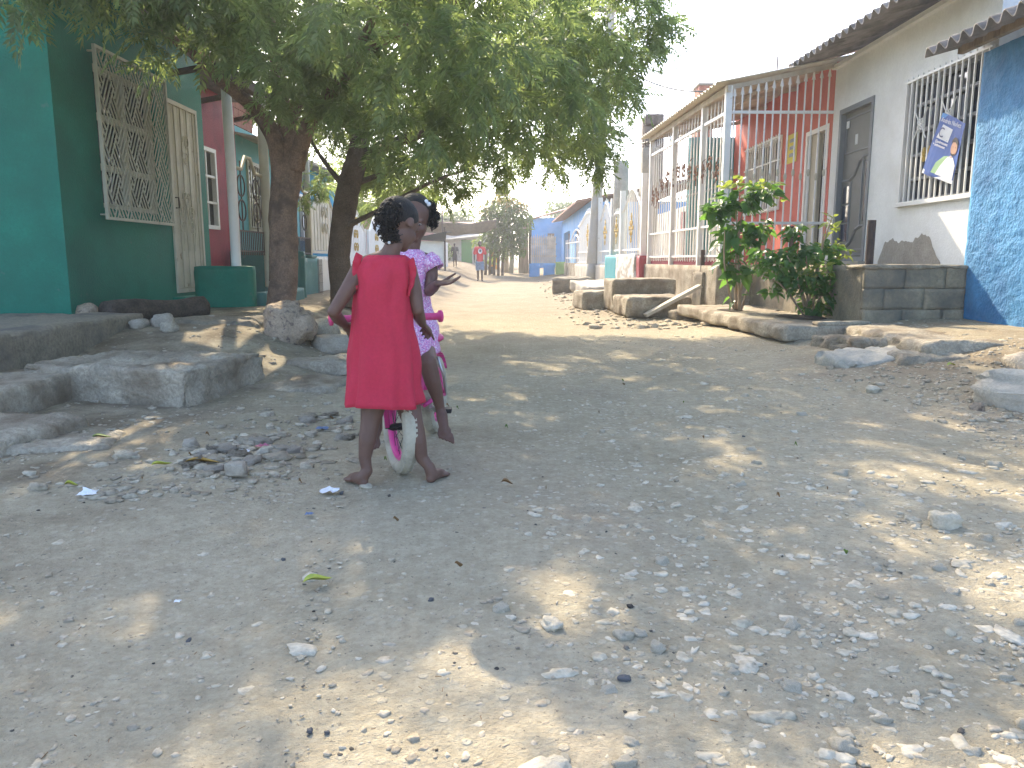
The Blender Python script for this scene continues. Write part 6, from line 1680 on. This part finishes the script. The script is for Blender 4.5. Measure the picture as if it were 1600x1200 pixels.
# ================================================================ gravel, rubble and litter
def stone_templates(n=8):
    T = []
    for k in range(n):
        q = MB(); rock(q, (0,0,0), (1,.78,.52), 200+k, 9, 6, .55); T.append((np.array(q.v), q.f))
    return T
ST = stone_templates()
def scatter(name, n, xr, yr, med, sig, smax, mt_, seed, bias=None, sink=.35, flatk=1.0):
    r = np.random.default_rng(seed); V = []; Fq = []; o = 0
    y = np.exp(r.uniform(math.log(yr[0]), math.log(yr[1]), n*3)); lim = np.minimum(xr[1], .72*y+.4); liml = np.maximum(xr[0], -.72*y-.4)
    x = liml + (lim-liml)*r.random(n*3)
    keep = r.random(n*3) < (bias(x, y) if bias else 1)
    x, y = x[keep][:n], y[keep][:n]; n = len(x)
    s = np.minimum(med*np.exp(r.normal(size=n)*sig), smax); z = Gz(x, y) + s*.5*(1-2*sink)*.55
    yaw = r.random(n)*6.283; kk = r.integers(0, len(ST), n)
    for t in range(len(ST)):
        idx = np.where(kk == t)[0]
        if not len(idx): continue
        tv, tf = ST[t]; c, sn = np.cos(yaw[idx]), np.sin(yaw[idx])
        a = tv[None]*s[idx][:,None,None]*np.array([1,1,flatk])*(1+.25*r.normal(size=(len(idx),1,3)))
        X = a[...,0]*c[:,None]-a[...,1]*sn[:,None]+x[idx][:,None]; Y = a[...,0]*sn[:,None]+a[...,1]*c[:,None]+y[idx][:,None]; Z = a[...,2]+z[idx][:,None]
        V.append(np.stack([X,Y,Z],-1).reshape(-1,3)); f = np.array(tf)
        Fq.append((f[None]+(np.arange(len(idx))*len(tv))[:,None,None]).reshape(-1,4)+o); o += len(idx)*len(tv)
    return tag(np_mesh(name, np.concatenate(V), np.concatenate(Fq), mt_, None, smooth=True), kind='stuff')
def isl_mat(name, c1, c2, rough=.9):
    m = bpy.data.materials.new(name); m.use_nodes = True; nt = m.node_tree; L = nt.links.new; bs = nt.nodes['Principled BSDF']
    g = nn(nt, 'ShaderNodeNewGeometry'); mx = nn(nt, 'ShaderNodeMix', _data_type='RGBA'); L(g.outputs['Random Per Island'], mx.inputs[0])
    mx.inputs[6].default_value = rgb(c1); mx.inputs[7].default_value = rgb(c2)
    tc = nn(nt, 'ShaderNodeTexCoord'); n = nn(nt, 'ShaderNodeTexNoise', Scale=60, Detail=5); L(tc.outputs['Object'], n.inputs['Vector'])
    r = nn(nt, 'ShaderNodeMapRange'); r.inputs[1].default_value=.3; r.inputs[2].default_value=.7; r.inputs[3].default_value=.72; r.inputs[4].default_value=1.18; L(n.outputs[0], r.inputs[0])
    ml = nn(nt, 'ShaderNodeMix', _data_type='RGBA', _blend_type='MULTIPLY'); ml.inputs[0].default_value = 1; L(mx.outputs[2], ml.inputs[6]); L(r.outputs[0], ml.inputs[7])
    L(ml.outputs[2], bs.inputs['Base Color']); bs.inputs['Roughness'].default_value = rough; bs.inputs['Specular IOR Level'].default_value = .15
    bp = nn(nt, 'ShaderNodeBump', Strength=.5, Distance=.01); L(n.outputs[0], bp.inputs['Height']); L(bp.outputs[0], bs.inputs['Normal'])
    MATS[name] = m
isl_mat('chalk', (.45,.388,.28), (.60,.53,.41)); isl_mat('chips', (.36,.30,.215), (.54,.46,.345)); isl_mat('crumb', (.05,.045,.04), (.22,.19,.15)); isl_mat('rubble_mix', (.28,.235,.17), (.50,.44,.335))
right = lambda x, y: np.clip(.10 + .9*ss((x+.2)/.9), 0, 1)*(.25+.75*(fbm(x*1.1+5, y*1.1, 3, 77) > -.06))
scatter('gravel', 4600, (-1.5,4.2), (.95,9), .0085, .6, .034, MATS['chalk'], 301, right, .72, .62)
scatter('gravel', 7000, (-6,5), (.9,15), .0045, .5, .014, MATS['chips'], 302, None, .5, .7)
scatter('gravel', 700, (-6,5), (.9,15), .0032, .5, .010, MATS['crumb'], 303, None, .2, .8)
scatter('gravel', 2400, (.6,4.6), (10,32), .022, .5, .08, MATS['chips'], 304, lambda x, y: np.clip((x-.7)/1.0, 0, 1), .35, .8)
scatter('gravel', 1400, (2.3,4.2), (3.6,6.1), .010, .5, .04, MATS['chips'], 305, lambda x, y: np.clip((x-2.1)/.8, 0, 1), .3, .8)
scatter('gravel', 2600, (-4.0,-.6), (2.8,8), .009, .55, .04, MATS['rubble_mix'], 307, lambda x, y: np.clip((-.5-x)/1.0, 0, 1)*(.15+.85*(fbm(x*1.6, y*1.6+9, 3, 78) > -.02)), .35, .6)
pile = lambda x, y: np.exp(-((x+1.25)/.28)**2-((y-3.45)/.30)**2)*.9 + np.exp(-((x+1.05)/.35)**2-((y-4.1)/.35)**2)*.5 + .02
scatter('rubble', 1100, (-2.0,-.55), (2.9,5.4), .013, .6, .05, MATS['rubble_mix'], 306, pile, .25, .6)
# larger stones, each its own object
r = random.Random(12); proto = {}
def stone(x, y, s, lab, grp, mt_, k, flat_=.6):
    key = (k % 6, mt_)
    if key not in proto:
        q = MB(); rock(q, (0,0,0), (1,.75,flat_), 400+k, 18, 12, .5); o = q.build('stone', MATS[mt_], smooth=True); proto[key] = o
    else:
        o = proto[key].copy(); C.objects.link(o)
    o.location = (x, y, G(x, y)+s*(-.10 if mt_ == 'stone_pale' else .08)); o.scale = (s,s,s); o.rotation_euler = (r.uniform(-.2,.2), r.uniform(-.2,.2), r.uniform(0,6.28))
    return tag(o, lab, 'stone', grp)
for k in range(48):
    y = math.exp(r.uniform(math.log(1.25), math.log(6.5))); x = r.uniform(-.1, min(2.6, .66*y+.2)); 
    stone(x, y, r.uniform(.012,.027)*(1 if y < 3 else 1.3), 'pale chalky stone bedded in the right hand half of the gravel road', 'chalky stones in the road', 'stone_pale', k)
for k in range(10):
    y = math.exp(r.uniform(math.log(1.35), math.log(4))); x = r.uniform(-.55*y, .6*y)
    stone(x, y, r.uniform(.005,.009), 'small dark pebble lying loose on the road dust', 'dark pebbles on the road', 'stone_dark', k)
for k in range(22):
    a = r.uniform(0,6.28); d = r.random()**.6
    if k < 15: x, y = -1.25+.30*d*math.cos(a), 3.42+.33*d*math.sin(a)
    else: x, y = -1.05+.4*d*math.cos(a), 4.15+.35*d*math.sin(a)
    stone(x, y, r.uniform(.025,.058), 'flat broken cement chunk in the rubble heap before the big cement block', 'rubble chunks', 'stone_grey' if k % 3 else 'concrete', k, .38)
q = MB(); rough_box(q, (-1.20,3.10,.002), (-1.115,3.17,.062), .012, .006, .015, 161, None, .08); tag(q.build('stone', MATS['stone_grey'], smooth=True), 'squared grey block at the near edge of the rubble heap', 'stone')
# leaves and scraps
mat('leaf_yellow', (.42,.44,.06), .6, .2, 20, 0, stain=(.25,.33,.06), stain_scale=16, stain_pos=.55, stain_soft=.08); mat('leaf_dry', (.22,.13,.06), .8, .25, 20, 0); mat('leaf_green', (.16,.24,.05), .6, .2, 20, 0)
mat('plastic_white', (.75,.76,.78), .35, .05, 20, .3, 30); mat('plastic_blue', (.12,.18,.30), .4, .1, 20, 0); mat('plastic_pink', (.42,.12,.18), .4, .1, 20, 0); mat('scrap_ochre', (.42,.26,.06), .7, .2, 20, 0)
def flatleaf(x, y, l, w, yaw, mt_, lab, nm='fallen_leaf', cat='leaf', grp=None):
    vs, fs = [], []; c, s = math.cos(yaw), math.sin(yaw); N = 9
    for i in range(N+1):
        t = i/N; ww = w*math.sin(math.pi*t**.85)**.8 if 0 < t < 1 else 0
        for j in (-1,0,1):
            a, b = (t-.5)*l, j*ww*.5; zz = .006 + .012*abs(j)*ww/w + .006*math.sin(t*5+yaw)
            X, Y = x+a*c-b*s, y+a*s+b*c; vs.append((X, Y, G(X, Y)+.012+zz))
    for i in range(N):
        for j in range(2): a = i*3+j; fs.append((a,a+3,a+4,a+1))
    return tag(MB().add(vs, fs).build(nm, MATS[mt_], smooth=True), lab, cat, grp)
flatleaf(-.55,2.06,.085,.035,.55,'leaf_yellow','single yellow green leaf on the dust left of mid road')
flatleaf(-.02,2.98,.05,.02,.1,'leaf_dry','small brown leaf right of the red dressed girl')
flatleaf(-1.36,3.28,.15,.03,.2,'scrap_ochre','long ochre leaf lying on the rubble heap')
flatleaf(-1.52,3.24,.09,.03,.8,'leaf_yellow','yellow leaf at the left of the rubble heap')
flatleaf(-2.05,3.75,.09,.04,.5,'leaf_green','pale green leaf before the big cement block corner')
flatleaf(-2.72,3.9,.07,.03,.1,'leaf_yellow','yellow leaf by the sunk cement slab')
flatleaf(3.2,5.55,.07,.04,.1,'leaf_yellow','bright yellow leaf at the foot of the apron')
flatleaf(-1.75,2.95,.05,.02,.4,'leaf_yellow','small yellow leaf near the white plastic scrap')
for k in range(26):
    y = math.exp(r.uniform(math.log(1.9), math.log(7))); x = r.uniform(-.6*y, .5*y)
    flatleaf(x, y, r.uniform(.014,.026), r.uniform(.005,.008), r.uniform(0,6.28), ('leaf_dry','leaf_green','leaf_dry')[k % 3], 'tiny dry fallen leaflet on the road', grp='fallen leaflets')
def scrap(x, y, s, mt_, lab, cat='litter', h=.5, seed=1):
    rr = random.Random(seed); n = 5; vs = []
    for i in range(n+1):
        for j in range(n+1):
            X = x + (i/n-.5)*s*(1+rr.uniform(-.2,.2)); Y = y + (j/n-.5)*s*.8*(1+rr.uniform(-.2,.2)); vs.append((X, Y, G(X, Y)+.012+abs(rr.gauss(0,1))*s*.16*h))
    fs = [(i*(n+1)+j, (i+1)*(n+1)+j, (i+1)*(n+1)+j+1, i*(n+1)+j+1) for i in range(n) for j in range(n)]
    tag(MB().add(vs, fs).build('scrap', MATS[mt_], smooth=False), lab, cat)
scrap(-1.63,2.86,.065,'plastic_white','crumpled white plastic scrap on the left of the dusty road',seed=2)
scrap(-.72,2.93,.07,'plastic_white','crumpled white paper left of the girl with bare feet',seed=3)
scrap(-.73,2.66,.03,'plastic_blue','small blue plastic bit on the road dust',seed=4)
scrap(-1.02,5.75,.26,'plastic_white','torn white plastic bag lying behind the red dressed girl',h=1.2,seed=5)
scrap(-.85,5.95,.2,'plastic_white','second wrinkled white bag piece nearer the red dress',h=1.1,seed=6)
scrap(-1.02,4.05,.07,'plastic_blue','blue plastic piece in the rubble',seed=7)
scrap(-1.05,4.95,.07,'plastic_pink','magenta plastic scrap on the bank behind the rubble',seed=8)
scrap(-1.2,3.6,.06,'plastic_pink','pinkish paper scrap on the rubble heap',seed=9)
scrap(-1.25,3.5,.05,'plastic_white','white scrap stuck in the rubble heap',seed=10)
scrap(-2.6,3.35,.03,'plastic_pink','red scrap by the sunk cement slab',seed=11)
scrap(-.9,1.0+.95,.018,'plastic_white','tiny white chip left of the yellow leaf',seed=12)
# twigs and dust flecks
q = MB()
for k in range(110):
    y = math.exp(r.uniform(math.log(1.1), math.log(7))); x = r.uniform(-.68*y, .3*y); a = r.uniform(0,6.28); l = r.uniform(.005,.018)
    p = Vector((x,y,G(x,y)+.010)); q.beam(p, p + Vector((math.cos(a)*l, math.sin(a)*l, r.uniform(-.002,.004))), r.uniform(.0008,.0014))
tag(q.build('litter', MATS['leaf_dry']), kind='stuff')
# ================================================================ hazy air
hz = bpy.data.materials.new('haze'); hz.use_nodes = True; nt = hz.node_tree
for n in list(nt.nodes):
    if n.type != 'OUTPUT_MATERIAL': nt.nodes.remove(n)
pv = nt.nodes.new('ShaderNodeVolumePrincipled'); pv.inputs['Color'].default_value = (.93,.96,1,1); pv.inputs['Density'].default_value = .0023; pv.inputs['Anisotropy'].default_value = .45
nt.links.new(pv.outputs[0], [n for n in nt.nodes if n.type == 'OUTPUT_MATERIAL'][0].inputs['Volume'])
m = MB(); m.box((-420,-70,-1.6),(420,715,9.5)); o = m.build('haze', hz); tag(o, kind='stuff')
o.display_type = 'WIRE'
sc.cycles.volume_bounces = 1
